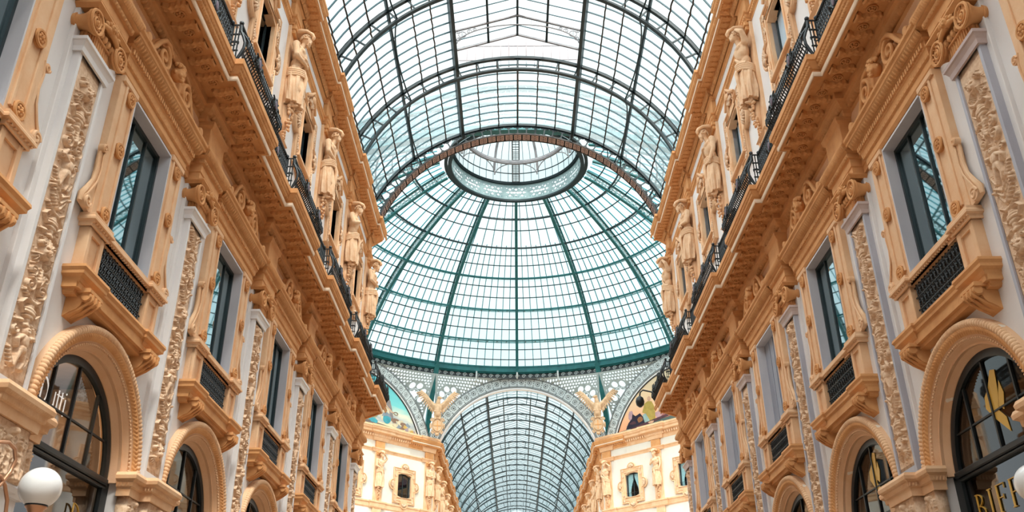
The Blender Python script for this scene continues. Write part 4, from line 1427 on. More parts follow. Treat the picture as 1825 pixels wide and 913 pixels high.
def make_vault(name, label, ys, first_full, y_start, y_end, gable, loc, fancy_at=None, light=False, gstep=.6):
    """ys: rib positions; gable: (y0, y1) extent of the raised ridge roof"""
    t = thing(name, label, 'glass roof', loc)
    me = vault_rib(light=light).mesh('rib', DARKTEAL)
    for y in ys:
        if fancy_at is not None and abs(y-fancy_at) < .01: continue
        link(me, 'rib', t, (0, y, 0))
    def long_bar(a, r, w, h, m, nm, y0=y_start, y1=y_end):
        b = MB()
        c = pt(r, a, 0)
        ux, uz = math.sin(a), math.cos(a)
        R = []
        for y in (y0, y1):
            R.append([(c[0]+ux*p*h/2+uz*q*w/2, y, c[2]+uz*p*h/2-ux*q*w/2) for p, q in ((-1,-1),(1,-1),(1,1),(-1,1))])
        b.rings(R)
        return b.build(nm, m, t)
    for g in (-1, 1):
        long_bar(g*A21, VO-.15, .15, .42, DARKTEAL, 'ridge_beam')
        long_bar(g*math.radians(75), VO-.05, .2, .2, DARKTEAL, 'foot_purlin')
        long_bar(g*A41, VO-.05, .09, .14, DARKTEAL, 'purlin')
        b = MB()
        for i in range(len(ys)-1):
            y0, y1 = ys[i], ys[i+1]
            b.tube([pt(VI+.05+(VO-.18-VI-.05)*math.sin(PI*k/8)**.7, g*A41, y0+(y1-y0)*k/8) for k in range(9)], .035, 5)
        b.build('bowed_purlin_tie', DARKTEAL, t)
    joints = [27.5, 33.5, 48.5, 55.5, 62.5, 69.5] if not light else [31.0, 50, 59, 67]
    cuts = [y_start]+[y for y in ys if y_start < y < y_end]+[y_end]
    for i in range(len(cuts)-1):
        y0, y1 = cuts[i], cuts[i+1]
        full = not (gable[0]-.1 < (y0+y1)/2 < gable[1]+.1)
        j = MB()
        n = max(1, int(round((y1-y0)/gstep)))
        segs = [(-A76, A76)] if full else [(-A76, -A21), (A21, A76)]
        for a0, a1 in segs:
            b = MB()
            for k in range(n+1):
                y = y0+(y1-y0)*k/n
                M = 30 if full else 12
                b.tube([pt(VO+.02, a0+(a1-a0)*q/M, y) for q in range(M+1)], 0, sq=(.038, .06) if not light else (.030, .035))
            b.build('glazing_bars', BARTEAL, t)
        for d in joints+([7.0, 14.0] if full else []):
            for g in (-1, 1):
                a = math.radians(d)*g
                # lapped sheet edges hang slightly between the bars
                P = []
                for k in range(n*4+1):
                    y = y0+(y1-y0)*k/(n*4)
                    P.append(pt(VO-.03-.035*abs(math.sin(PI*k/4)), a+.0010*math.sin(k*1.7+d), y))
                j.tube(P, 0, sq=(.06, .035) if not light else (.045, .03))
        if full: j.bar(pt(VO-.02, 0, y0), pt(VO-.02, 0, y1), .09, .12)
        j.build('sheet_joints', BRONZE if not light else TEAL, t)
        for a0, a1 in segs:
            gl = MB()
            M = 24
            gl.rings([[pt(VO+.06, a0+(a1-a0)*q/M, y0), pt(VO+.06, a0+(a1-a0)*q/M, y1)] for q in range(M+1)], False, False)
            gl.build('glass', ROOFGLASS, t)
    # raised ridge roof
    g0, g1 = gable
    ZB, ZE, ZR, HX = 28.42, 29.45, 30.38, 2.92
    b = MB(); n = int((g1-g0)/gstep)
    for k in range(n+1):
        y = g0+(g1-g0)*k/n
        for g in (-1, 1):
            b.bar((g*HX, y, ZE), (0, y, ZR), .038)
            if k % 2 == 0: b.bar((g*HX, y, ZB), (g*HX, y, ZE), .04)
    b.build('ridge_glazing_bars', BARTEAL if not light else DARKTEAL, t)
    for x, z in ((0, ZR), (-1.36, ZR-.93*1.36/2.92), (1.36, ZR-.93*1.36/2.92)):
        b = MB(); b.tube([(x, g0, z-.06), (x, g1, z-.06)], 0, sq=(.10, .13)); b.build('ridge_purlin', DARKTEAL, t)
    for g in (-1, 1):
        b = MB(); b.tube([(g*HX, g0, ZE), (g*HX, g1, ZE)], 0, sq=(.12, .12)); b.build('eaves_bar', DARKTEAL, t)
    gl = MB()
    gl.add([(-HX, g0, ZE+.03), (0, g0, ZR+.03), (HX, g0, ZE+.03), (-HX, g1, ZE+.03), (0, g1, ZR+.03), (HX, g1, ZE+.03), (-HX-.02, g0, ZB), (-HX-.02, g1, ZB), (HX+.02, g0, ZB), (HX+.02, g1, ZB)], [(0, 1, 4, 3), (1, 2, 5, 4), (6, 0, 3, 7), (8, 2, 5, 9)])
    gl.build('ridge_glass', ROOFGLASS, t)
    # trusses under the raised roof
    tb = MB()
    for g in (-1, 1):
        tb.bar((g*(HX-.05), 0, ZE-.12), (0, 0, ZR-.12), .07)
        tb.bar((g*(HX-.05), 0, ZB), (g*(HX-.05), 0, ZE-.1), .07)
        arcp = [(g*(HX-.12)*math.cos(q), 0, ZB+.0+1.28*math.sin(q)) for q in [PI/2*k/16 for k in range(17)]]
        tb.tube(arcp, .03, 5)
        for (cx, cz, cr) in ((2.50, 29.13, .17), (2.18, 29.33, .10), (2.66, 28.86, .09), (1.95, 29.45, .07), (2.78, 28.66, .06), (2.72, 29.28, .07)):
            tb.tube([(g*cx+cr*math.cos(2*PI*i/12), 0, cz+cr*math.sin(2*PI*i/12)) for i in range(12)], .022, 5, loop=True)
            tb.tube([(g*cx, 0, cz-cr*.6), (g*cx, 0, cz+cr*.6)], .015, 4)
        for k in range(8):
            x = .3+.32*k
            tb.bar((g*x, 0, ZR-.14-.93*x/2.92), (g*x, 0, ZB+1.28*math.sqrt(max(0, 1-(x/(HX-.12))**2))), .02)
    tb.tube([(-.35, 0, ZR-.25), (0, 0, ZR-.1), (.35, 0, ZR-.25)], .05, 5)
    me = tb.mesh('ridge_truss', GREYROOF if not light else DARKTEAL)
    for k in range(len(ys)-1):
        y = ys[k+1]-1.4
        if g0 < y < g1 and not light: link(me, 'ridge_truss', t, (0, y, 0))
    return t

RIBN = [PIL[0]+BAY*k for k in range(-5, 6)]
nv = make_vault('glass_vault', 'glazed iron barrel vault with raised ridge over the near arcade', RIBN, True, -14.5, RIBN[-1], (-14.5, PIL[4]), (0, 0, 0), fancy_at=RIBN[-1])
# gable end of the raised roof with its walkway rail
b = MB()
y = PIL[4]
for g in (-1, 1):
    b.bar((g*2.9, y, 29.4), (0, y, 30.33), .08); b.bar((g*2.9, y, 28.4), (g*2.9, y, 29.45), .08)
b.build('gable_end', GREYROOF, nv)
b = MB(); y = PIL[4]+.6
b.bar((-2.9, y, 30.15), (2.9, y, 30.15), .035); b.bar((-2.9, y, 29.3), (2.9, y, 29.3), .03)
for k in range(15): b.bar((-2.8+.4*k, y, 28.9), (-2.8+.4*k, y, 30.15), .035)
for g in (-1, 1): b.bar((g*.42, y, 28.9), (g*.42, y, 30.7), .04)
b.build('walkway_rail', GREYROOF, nv)
# patterned end rib over the mouth of the arcade
ye = RIBN[-1]
t = vault_rib(fancy=True).build('patterned_end_rib', DARKTEAL, nv, loc=(0, ye, 0))
b = MB()
for q in (-.28, .28): b.tube([pt(VI-.02, -A76+2*A76*k/72, ye+q) for k in range(73)], 0, sq=(.05, .07))
b.rings([[pt(VI, -A76+2*A76*k/72, ye+w) for w in (-.28, .28)] for k in range(73)], False, False)
b.build('end_rib_soffit', BRONZE, nv)
b = MB(); b2 = MB()
n = 43
for i in range(n):
    a = -A76+2*A76*(i+.5)/n; da = A76*2/n*.40
    def sq(h, w0, w1, a0, a1, bb):
        V = [pt(r, q, ye+w) for r in (VI-.02, VI-.02-h) for q, w in ((a0, w0), (a1, w0), (a1, w1), (a0, w1))]
        bb.add(V, [(0,1,2,3), (7,6,5,4), (0,4,5,1), (1,5,6,2), (2,6,7,3), (3,7,4,0)])
    sq(.02, -.22, .22, a-da, a+da, b)
    for (x0, x1, w0, w1) in ((-.7, -.55, -.15, -.02), (-.7, -.55, .04, .15), (.55, .7, -.15, -.02), (.55, .7, .04, .15), (-.3, .3, -.17, -.13), (-.3, .3, .13, .17), (-.32, -.24, -.1, .1), (.24, .32, -.1, .1), (-.1, .1, -.05, .05)):
        sq(.035, w0, w1, a+da*x0, a+da*x1, b2)
b.build('end_rib_panels', PINKTILE, nv); b2.build('end_rib_meanders', BRONZE, nv)

RIBF = [FARY+.5+5.12*k for k in range(1, 13)]
make_vault('far_glass_vault', 'narrow looking glazed barrel vault of the arcade beyond the octagon', RIBF, True, FARY+.3, 142, (RIBF[0], 142), (0, 0, 0), light=True, gstep=.8)

# ------------------------------------------------------------------ dome
DPT = [(19.5, 26.9), (18.6, 29.4), (17.2, 31.67), (15.4, 33.86), (13.1, 35.87), (10.5, 37.5), (7.9, 38.84), (5.9, 39.62), (4.2, 40.1)]
def _cr(t_):
    i = max(0, min(5, int(t_))); f = t_-i
    p = DPT[i:i+4]
    return tuple(.5*((2*p[1][k])+(-p[0][k]+p[2][k])*f+(2*p[0][k]-5*p[1][k]+4*p[2][k]-p[3][k])*f*f+(-p[0][k]+3*p[1][k]-3*p[2][k]+p[3][k])*f**3) for k in (0, 1))
def dp(t_, off=0.0):
    a, b_ = _cr(t_-.01), _cr(t_+.01); c = _cr(t_)
    dx, dz = b_[0]-a[0], b_[1]-a[1]; L = math.hypot(dx, dz)
    return (c[0]+off*dz/L, c[1]-off*dx/L)
T0, T1 = 0.0, 6.0
RINGS = [1, 2, 3, 4, 5]
dome = thing('glass_dome', 'great teal iron and glass dome over the octagon', 'dome', (0, OC, 0))
def dome_rib():
    b = MB(); N = 60
    for o0, o1, w in ((-.20, -.10, .24), (.44, .52, .22)):
        R = []
        for k in range(N+1):
            T = T0+(T1-T0)*k/N
            (r0, z0), (r1, z1) = dp(T, o0), dp(T, o1)
            R.append([(r0, -w/2, z0), (r0, w/2, z0), (r1, w/2, z1), (r1, -w/2, z1)])
        b.rings(R)
    return b.mesh('rib', TEAL)
def dome_web():
    b = MB(); C = 24
    def mask(u, v):
        c = (u*C) % 1
        if c < .05 or c > .95: return True
        x, y = (c-.5)*2*.40, (v-.5)*2*.34
        for (cx, cy) in ((-.17, .15), (.17, .15), (-.17, -.15), (.17, -.15)):
            d = math.hypot(x-cx, y-cy)
            if d < .115: return False
        if math.hypot(x, y) < .07: return False
        if abs(x) > .30 and abs(y) < .12: return False
        return True
    def fn(u, v, w):
        r, z = dp(T0+(T1-T0)*u, -.12+.58*v); return (r, w-.02, z)
    b.fret(C*14, 12, mask, fn, .04)
    return b.mesh('rib_fretwork', DOMEGREY)
mr, mw = dome_rib(), dome_web()
def sector():
    b = MB(); h = PI/16
    for k in range(-4, 5):
        a = k*h/5
        P = []
        top = T1 if k % 2 == 0 else RINGS[3]
        for i in range(25):
            r, z = dp(T0+(top-T0)*i/24, .46)
            P.append((r*math.cos(a), r*math.sin(a), z))
        b.tube(P, 0, sq=(.055, .08))
    lv = [T0]+RINGS+[T1]
    j = MB()
    for q in range(len(lv)-1):
        m = 3 if q < 4 else 2
        for i in range(1, m):
            T = lv[q]+(lv[q+1]-lv[q])*i/m; r, z = dp(T, .44)
            j.tube([(r*math.cos(a), r*math.sin(a), z) for a in [-h+2*h*s_/8 for s_ in range(9)]], 0, sq=(.08, .06))
    g = MB(); M = 18
    g.rings([[((dp(T0+(T1-T0)*i/M, .5)[0])*math.cos(a), (dp(T0+(T1-T0)*i/M, .5)[0])*math.sin(a), dp(T0+(T1-T0)*i/M, .5)[1]) for a in [-h+2*h*s_/4 for s_ in range(5)]] for i in range(M+1)], False, False)
    return b.mesh('glazing_bars', DOMEBAR), j.mesh('sheet_joints', DARKTEAL), g.mesh('glass', DOMEGLASS)
sm = sector()
for k in range(16):
    a = 2*PI*k/16+PI/2
    link(mr, 'rib', dome, (0, 0, 0), a); link(mw, 'rib_fretwork', dome, (0, 0, 0), a)
    for me, nm in zip(sm, ('glazing_bars', 'sheet_joints', 'glass')): link(me, nm, dome, (0, 0, 0), a+PI/16)
def ringtube(b, r, z, w, h, n=96):
    R = []
    for k in range(n):
        a = 2*PI*k/n
        R.append([((r+p)*math.cos(a), (r+p)*math.sin(a), z+q) for p, q in ((-w/2, -h/2), (w/2, -h/2), (w/2, h/2), (-w/2, h/2))])
    b.rings(R, True, False, True)
for i, T in enumerate(RINGS):
    b = MB(); (r0, z0), (r1, z1) = dp(T, .05), dp(T-.10, .55)
    ringtube(b, r0, z0, .10, .12); ringtube(b, r1, z1, .08, .10)
    b.build('ring_beam', TEAL if i < 3 else DARKTEAL, dome)
    b = MB(); n = 128
    for k in range(n):
        a = 2*PI*k/n
        b.bar((r0*math.cos(a), r0*math.sin(a), z0), (r1*math.cos(a+.006), r1*math.sin(a+.006), z1), .07)
    b.build('ring_beam_lattice', DOMEGREY, dome)
b = MB()
ringtube(b, 18.6, 29.42, .30, .46); ringtube(b, 18.8, 29.18, .35, .12); ringtube(b, 18.5, 29.66, .2, .12)
b.build('base_ring', TEAL, dome)
b = MB()
n = 96; R = []
for k in range(-2, n//2+3):
    a = 2*PI*k/n; R.append([(r*math.cos(a), r*math.sin(a), z) for r, z in ((18.84, 28.66), (18.84, 29.16), (18.94, 29.16), (18.94, 28.66))])
b.rings(R)
b.build('frieze_band', IRON, dome)
b = MB(); n = 200
for k in range(-2, n//2+3):
    a = 2*PI*k/n; r = 18.80
    P = spiral(0, 0, .19, 1.5, PI, -1, 0, 16)
    b.tube([(r*math.cos(a+y/r), r*math.sin(a+y/r), 28.91+z) for _, y, z in P], .03, 4)
b.build('scroll_frieze', GREYIRON, dome)
# oculus
b = MB()
def mask(u, v):
    c = (u*16) % 1
    if c < .03 or c > .97 or v < .10 or v > .90: return True
    x, y = (c-.5)*1.94, (v-.5)*1.5
    for cx in (-.50, 0, .50):
        for (dx, dy) in ((-.125, .0), (.125, 0), (0, .16), (0, -.16)):
            if math.hypot(x-cx-dx*1.05, (y-dy*1.9)) < .115: return False
    for cx in (-.25, .25, -.75, .75):
        if math.hypot(x-cx, y) < .06 or math.hypot(x-cx, abs(y)-.42) < .07: return False
    return True
b.fret(16*36, 26, mask, lambda u, v, w: ((4.98+w)*math.cos(2*PI*u), (4.98+w)*math.sin(2*PI*u), 39.05+1.45*v), .04)
b.build('oculus_fretwork', DOMEGREY, dome, rz=PI/16)
b = MB(); ringtube(b, 5.05, 39.02, .28, .16); ringtube(b, 4.9, 40.55, .20, .12); ringtube(b, 5.35, 39.2, .25, .2)
b.build('oculus_rim', DARKTEAL, dome)
lan = thing('roof_lantern', 'small glazed lantern with pale ribs above the dome opening', 'lantern', (0, OC, 0))
LP = [(4.86, 40.6), (4.84, 41.5), (4.72, 42.3), (4.40, 43.2), (3.75, 44.2), (2.8, 45.1), (1.6, 45.75), (.35, 46.05)]
b = MB(); ringtube(b, 4.84, 41.5, .06, .06); ringtube(b, 4.80, 40.62, .08, .08); b.build('drum_rail', DARKTEAL, lan)
b = MB()
for k in range(48):
    a = 2*PI*k/48
    b.tube([(r*math.cos(a), r*math.sin(a), z) for r, z in LP[:(8 if k % 4 == 0 else 6)]], 0, sq=(.035, .04))
b.build('glazing_bars', BARTEAL, lan)
gl = MB(); gl.rings([[((r+.05)*math.cos(2*PI*k/48), (r+.05)*math.sin(2*PI*k/48), z) for r, z in LP] for k in range(48)], False, False, True)
gl.build('glass', DOMEGLASS, lan)
b = MB()
for k in range(8):
    a = 2*PI*k/8+PI/8
    b.tube([((r-.2)*math.cos(a), (r-.2)*math.sin(a), z) for r, z in LP[1:]], 0, sq=(.14, .20))
    for g in (-1, 1):
        P = [((4.55-.5*math.sin(q))*math.cos(a+g*.40*(1-math.cos(q))), (4.55-.5*math.sin(q))*math.sin(a+g*.40*(1-math.cos(q))), 41.0+1.0*math.sin(q)) for q in [PI/2*i/8 for i in range(9)]]
        b.tube(P, .045, 5)
        for i in (2, 4, 6):
            p = P[i]; b.bar(p, (4.2*math.cos(a+g*.40*(1-math.cos(PI/2*i/8))), 4.2*math.sin(a+g*.40*(1-math.cos(PI/2*i/8))), 42.0), .03)
b.build('rib', GREYROOF, lan)
b = MB(); ringtube(b, 4.05, 42.0, .20, .16, 64); ringtube(b, 3.95, 42.12, .05, .2, 64); ringtube(b, 2.6, 44.9, .10, .10, 48); ringtube(b, .5, 45.9, .2, .2, 24)
b.build('inner_ring', GREYROOF, lan)
b = MB()
for x in (-.28, .28): b.tube([(x, r-.25, z) for r, z in LP], .05, 5)
for i in range(40):
    f = i/40*(len(LP)-1); k = int(f); g = f-k
    r = LP[k][0]*(1-g)+LP[k+1][0]*g-.25; z = LP[k][1]*(1-g)+LP[k+1][1]*g
    b.bar((-.28, r, z), (.28, r, z), .045)
b.build('ladder', BRONZE, lan)

# ------------------------------------------------------------------ archivolts and pierced spandrels of the octagon
AR0, AR1, AZ = 7.38, 8.32, 20.65
AX0 = math.radians(70.5)
def archivolt_mesh():
    def fn(u, v, w):
        a = -AX0+2*AX0*u; r = AR0+(AR1-AR0)*v
        return (w, r*math.sin(a), AZ+r*math.cos(a))
    NR = 26
    def mask(u, v):
        if v < .10 or v > .90: return True
        c = (u*NR) % 1; x, y = (c-.5)*.76, (v-.5)*.94
        d = math.hypot(x, y); a = math.atan2(y, x)
        if d < .07: return False
        if .12 < d < .23: return abs(math.sin(4*a)) < .66
        for sx in (-.38, .38):
            for sy in (-.2, .2, 0):
                if math.hypot(x-sx, y-sy) < .055: return False
            if math.hypot(x-sx, abs(y)-.33) < .05: return False
        return True
    b = MB(); b.fret(NR*22, 24, mask, fn, .05)
    return b
def archivolt(side_name, loc, rz, label):
    t = thing('archivolt', label, 'arch', loc, rz)
    link(AVM[0], 'pierced_band', t, (0.02, 0, 0)); link(AVM[1], 'rim', t, (0, 0, 0)); link(AVM[2], 'backing', t, (0, 0, 0)); link(AVM[3], 'soffit', t, (0, 0, 0))
    return t
bm = archivolt_mesh()
e = MB()
for r in (AR0, AR0+.09, AR1-.09, AR1):
    e.tube([(.07, r*math.sin(a), AZ+r*math.cos(a)) for a in [-AX0+2*AX0*k/72 for k in range(73)]], .022, 5)
k_ = MB(); k_.arc([(AR0, -.06), (AR0, -.02), (AR1, -.02), (AR1, -.06)], AZ, -AX0, AX0, 72)
so = MB(); so.arc([(AR0-.22, -.30), (AR0-.22, -.02), (AR0-.16, .02), (AR0, .02), (AR0, -.30)], AZ, -AX0, AX0, 72)
AVM = [bm.mesh('pierced_band', GREYIRON), e.mesh('rim', IRON), k_.mesh('backing', IRON), so.mesh('soffit', MARBLE_W, True)]
archivolt('far', (0, FARY, 0), -PI/2, 'pierced cast iron archivolt at the mouth of the far arcade below the dome')
for s in (-1, 1):
    o, rz = DG[s]
    archivolt(SIDE[s], (o[0], o[1], 0), rz, 'pierced iron archivolt around the painted lunette on the %s of the octagon' % SIDE[s])

def spandrel(name, g, az):
    """fretwork between half an archivolt and the dome ring, about azimuth az (0 = far side), g = which half"""
    def fn(u, v, w):
        phi = math.radians(8+54*u); al = math.radians(2+20.5*u)
        ax, ay, azz = AR1*math.sin(phi), 19.28, AZ+AR1*math.cos(phi)
        rx, ry, rz_ = (18.75-w)*math.sin(al), (18.75-w)*math.cos(al), 28.68
        x = (ax*(1-v)+rx*v)*g; y = ay*(1-v)+ry*v; z = azz*(1-v)+rz_*v
        c, s_ = math.cos(az), math.sin(az)
        return (x*c-y*s_, x*s_+y*c, z)
    nu, nv = 150, 100
    def mask(u, v):
        phi = math.radians(8+54*u); al = math.radians(2+20.5*u)
        x = AR1*math.sin(phi)*(1-v)+18.75*math.sin(al)*v; z = (AZ+AR1*math.cos(phi))*(1-v)+28.68*v
        if v > .96 or u > .965 or v < .02: return True
        cx, cz = 5.95, 26.85
        d = math.hypot(x-cx, z-cz); a = math.atan2(z-cz, x-cx)
        if d < .36+.05*math.cos(8*a): return False
        for k in range(8):
            q = 2*PI*(k+.5)/8
            if math.hypot(x-cx-.78*math.cos(q), z-cz-.78*math.sin(q)) < .24: return False
        if d < 1.12: return not (.46 < d < .5)
        X = x/.25; Z = z/.22
        if math.hypot((X+.5*(int(Z) % 2)) % 1-.5, Z % 1-.5) < .36: return False
        return True
    b = MB(); b.fret(nu, nv, mask, fn, .05)
    return b
for (az, nm) in ((0, 'far'), (PI/4, 'left'), (-PI/4, 'right')):
    for g in (-1, 1):
        if (nm == 'left' and g < 0 and False): continue
        b = spandrel('s', g, az)
        half = {'far': {-1: 'left of the far arch', 1: 'right of the far arch'}, 'left': {-1: 'outer side of the left painted arch', 1: 'beside the left painted arch'}, 'right': {1: 'outer side of the right painted arch', -1: 'beside the right painted arch'}}[nm][g]
        o = b.build('pierced_spandrel', SPANGREY, loc=(0, OC, 0))
        tag(o, 'star pierced iron spandrel under the dome ring, %s' % half, 'spandrel')
for k in (-2, -1, 1, 2):
    al = math.radians(22.5*k if abs(k) == 1 else 33.75*k)
    if abs(k) == 2: al = math.radians(67.5*(1 if k > 0 else -1))
    P = [(18.5, 29.5), (19.1, 28.3), (19.8, 26.8), (20.4, 25.3), (20.8, 23.9), (20.85, 23.0)]
    b = MB(); b.tube([(r*math.sin(al), OC+r*math.cos(al), z) for r, z in P], 0, sq=(.42, .36))
    o = b.build('dome_strut', TEAL)
    tag(o, 'teal iron strut carrying the dome at the %s corner of the octagon' % {-2: 'outer left', -1: 'inner left', 1: 'inner right', 2: 'outer right'}[k], 'strut')
for al, nm in ((0, 'middle'), (11.25, 'right'), (-11.25, 'left')):
    q = math.radians(al); b = MB()
    P = [(18.55, 29.2), (18.65, 28.9), (18.9, 28.75), (19.1, 28.75)] if al == 0 else [(18.55, 29.2), (18.6, 28.8), (18.8, 28.45), (19.1, 28.4)]
    b.tube([(r*math.sin(q), OC+r*math.cos(q), z) for r, z in P], 0, sq=(.16, .14))
    o = b.build('bracket', GREYIRON, dome, loc=(0, -OC, 0))

# ------------------------------------------------------------------ the bays of the two arcade walls
PANELS = [carve_panel(0), carve_panel(3), carve_panel(7)]
UPGLASS = glass('upper_glass', (0.12, 0.13, 0.14), (0.75, 0.85, 0.9), 0.12)
CLEARGLASS = glass('clear_glass', (0.85, 0.9, 0.9), (0.5, 0.5, 0.5), 0.04)
BOSS = mat('boss_mauve', (0.16, 0.11, 0.14), 0.4)
MOD, ROS, LBR = tmod(), trose(), leaf_bracket()
def where(s, k): return '%s wall, %s from the camera' % (SIDE[s], ORD[k])

proto = {}
def put(key, maker, s, y, label, cat, group=None):
    loc, rz = at(s, y)
    if key not in proto:
        o = maker(); proto[key] = o
        o.location = loc; o.rotation_euler = (0, 0, rz)
        o['label'] = label; o['category'] = cat
        if group: o['group'] = group
        return o
    return dup(proto[key], loc, rz, label, group)

for s in (-1, 1):
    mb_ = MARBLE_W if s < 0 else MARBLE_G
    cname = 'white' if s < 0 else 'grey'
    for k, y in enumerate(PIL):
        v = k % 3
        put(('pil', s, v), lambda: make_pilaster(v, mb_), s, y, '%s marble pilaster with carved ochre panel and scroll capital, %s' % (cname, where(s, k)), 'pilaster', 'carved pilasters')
        put('pier', make_pier, s, y, 'moulded pier under the carved pilaster, %s' % where(s, k), 'pier', 'shop piers')
        if k >= 1:
            put('upil', make_upper_pilaster, s, y, 'plain ochre pilaster strip behind a statue above the balcony, %s' % where(s, k-1), 'pilaster', 'upper pilasters')
            vs = (k+1+(s > 0)) % 3
            pose = ('bearded, arms folded', 'one arm raised to the head', 'one arm hanging')[vs]
            put(('st', vs), lambda: make_statue(vs), s, y, 'ochre draped statue, %s, %s' % (pose, where(s, k-1)), 'statue', 'statues under the roof cornice')
    for k, y in enumerate(CEN):
        put('sur', make_window_surround, s, y, 'ochre window surround with head-crested cornice, %s' % where(s, k), 'window surround', 'main floor window surrounds')
        kind = 'glass' if (k < 3 if s < 0 else k < 3) else ('glass' if s < 0 else 'blind')
        put(('win', kind), lambda: make_main_window(kind), s, y, '%s, %s' % ('tall dark window reflecting the roof' if kind == 'glass' else 'tall window closed by a grey blind', where(s, k)), 'window', 'tall main floor windows')
        put('bal', make_balconette, s, y, 'ochre window balcony with black iron grille, %s' % where(s, k), 'balcony', 'window balconies')
        put('arch', make_arch, s, y, 'round ochre arch moulding over a shop window, %s' % where(s, k), 'arch', 'shop arches')
        put('shop', make_shopfront, s, y, 'black framed arched shop window, %s' % where(s, k), 'window', 'shop windows')
        if k >= 1:
            kind = 'dark' if s < 0 else ('blind' if k > 1 else 'dark')
            put(('up', kind), lambda: make_upper_window('glass' if kind == 'dark' else 'blind'), s, y, '%s window in a lobed ochre frame above the balcony, %s' % ('small dark' if kind == 'dark' else 'small pale blue', where(s, k-1)), 'window', 'upper windows')
    make_entablature(s)
    make_balcony(s)
    make_railing(s)
    make_roof_cornice(s)
    make_roof_cornice(s, True)
    # the far arcade, seen end on: statues and strips only
    for k in range(9):
        y = FARY+1.0+BAY*k
        vs = (k+(s > 0)) % 3
        put(('st', vs), None, s, y, 'ochre draped statue in the far arcade, %s' % where(s, k).replace('from the camera', 'beyond the octagon'), 'statue', 'statues of the far arcade')
        put('upil', None, s, y, 'pilaster strip in the far arcade, %s' % where(s, k).replace('from the camera', 'beyond the octagon'), 'pilaster', 'pilasters of the far arcade')

# ------------------------------------------------------------------ octagon facades
def octagon_cornice(s):
    o, rz = DG[s]
    t = thing('octagon_cornice', 'dentilled ochre cornice under the painted lunette, %s of the octagon' % SIDE[s], 'cornice', o, rz)
    path = [(0, -8.6)]
    for c in (-7.9, -2.68, 2.68, 7.9):
        if c-.7 > -8.4: path += [(0, c-.7), (.12, c-.7)]
        else: path[0] = (.12, -8.6)
        if c+.7 < 8.4: path += [(.12, c+.7), (0, c+.7)]
    path += [(.12, 8.6)]
    b = MB()
    b.sweep([(-.3, 22.05), (-.3, 23.20), (.62, 23.20), (.62, 23.06), (.58, 23.02), (.54, 22.90), (.44, 22.84), (.44, 22.66), (.30, 22.60), (.16, 22.55), (.15, 22.34), (.10, 22.30), (.04, 22.1), (.02, 22.05)], path)
    b.build('moulding', STUCCO_L, t)
    b = MB()
    for i in range(74):
        y = -8.4+.23*i
        b.box(.14, .30, y-.065, y+.065, 22.36, 22.54)
    b.build('dentil_row', STUCCO_L, t)
    b = MB()
    b.sweep([(-.2, 21.14), (-.2, 21.44), (.12, 21.44), (.12, 21.38), (.07, 21.34), (.02, 21.20), (.01, 21.14)], path)
    b.build('string_course', STUCCO_L, t)
    b = MB()
    b.sweep([(-.2, 16.6), (-.2, 17.15), (.14, 17.15), (.14, 17.05), (.08, 16.98), (.06, 16.7), (.01, 16.6)], path)
    b.build('sill_course', STUCCO_L, t)
    return t
def put_at(key, loc, rz, label, cat, group, maker=None):
    if key not in proto:
        o = maker(); proto[key] = o; o.location = loc; o.rotation_euler = (0, 0, rz); o['label'] = label; o['category'] = cat; o['group'] = group
        return o
    return dup(proto[key], loc, rz, label, group)
for s in (-1, 1):
    o, rz = DG[s]
    octagon_cornice(s)
    W = lambda y: (o[0]-y*math.sin(rz), o[1]+y*math.cos(rz), 0)
    for i, y in enumerate((-BAY, 0, BAY)):
        pos = ('next to the far arcade', 'in the middle', 'next to the near arcade')
        idx = i if s > 0 else 2-i
        kind = 'far_curtain' if s > 0 else 'far_dark'
        put_at(kind, W(y), rz, '%s window in a lobed frame on the %s octagon wall, %s' % ('curtained' if s > 0 else 'dark', SIDE[s], pos[idx]), 'window', 'octagon windows', lambda: make_upper_window('curtain' if s > 0 else 'glass', True))
    for i, y in enumerate((-7.95, -2.68, 2.68, 7.95)):
        idx = i if s > 0 else 3-i
        vs = (idx+(s > 0)) % 3
        lab = ('beside the far arcade', 'second from the far arcade', 'third from the far arcade', 'beside the near arcade')[idx]
        put_at(('st', vs), W(y), rz, 'draped statue on the %s octagon wall, %s' % (SIDE[s], lab), 'statue', 'octagon statues')
        put_at('upil', W(y), rz, 'pilaster strip on the %s octagon wall, %s' % (SIDE[s], lab), 'pilaster', 'octagon pilasters')

for s in (-1, 1):
    ox, oy, rz = s*13.3, 44.7, (PI/4 if s < 0 else 3*PI/4)
    for i, y in enumerate((-BAY, 0, BAY)):
        for zo in (0, -5.9):
            p = (ox-y*math.sin(rz), oy+y*math.cos(rz), zo)
            idx = i if s < 0 else 2-i
            put_at('far_dark', p, rz, '%s window of the octagon wall behind the %s arcade corner, %s' % ('upper' if zo == 0 else 'lower', SIDE[s], ('next to the arcade', 'middle', 'outermost')[idx]), 'window', 'hidden octagon windows')
    b = MB()
    for z in (9.3, 15.1, 16.6, 22.2):
        b.sweep([(-.2, z), (-.2, z+.5), (.35, z+.5), (.32, z+.35), (.12, z+.25), (.08, z)], [(0, -8.4), (0, 8.4)])
    tag(b.build('string_course', STUCCO_L, loc=(ox, oy, 0), rz=rz), 'ochre mouldings across the octagon wall behind the %s arcade corner' % SIDE[s], 'moulding')

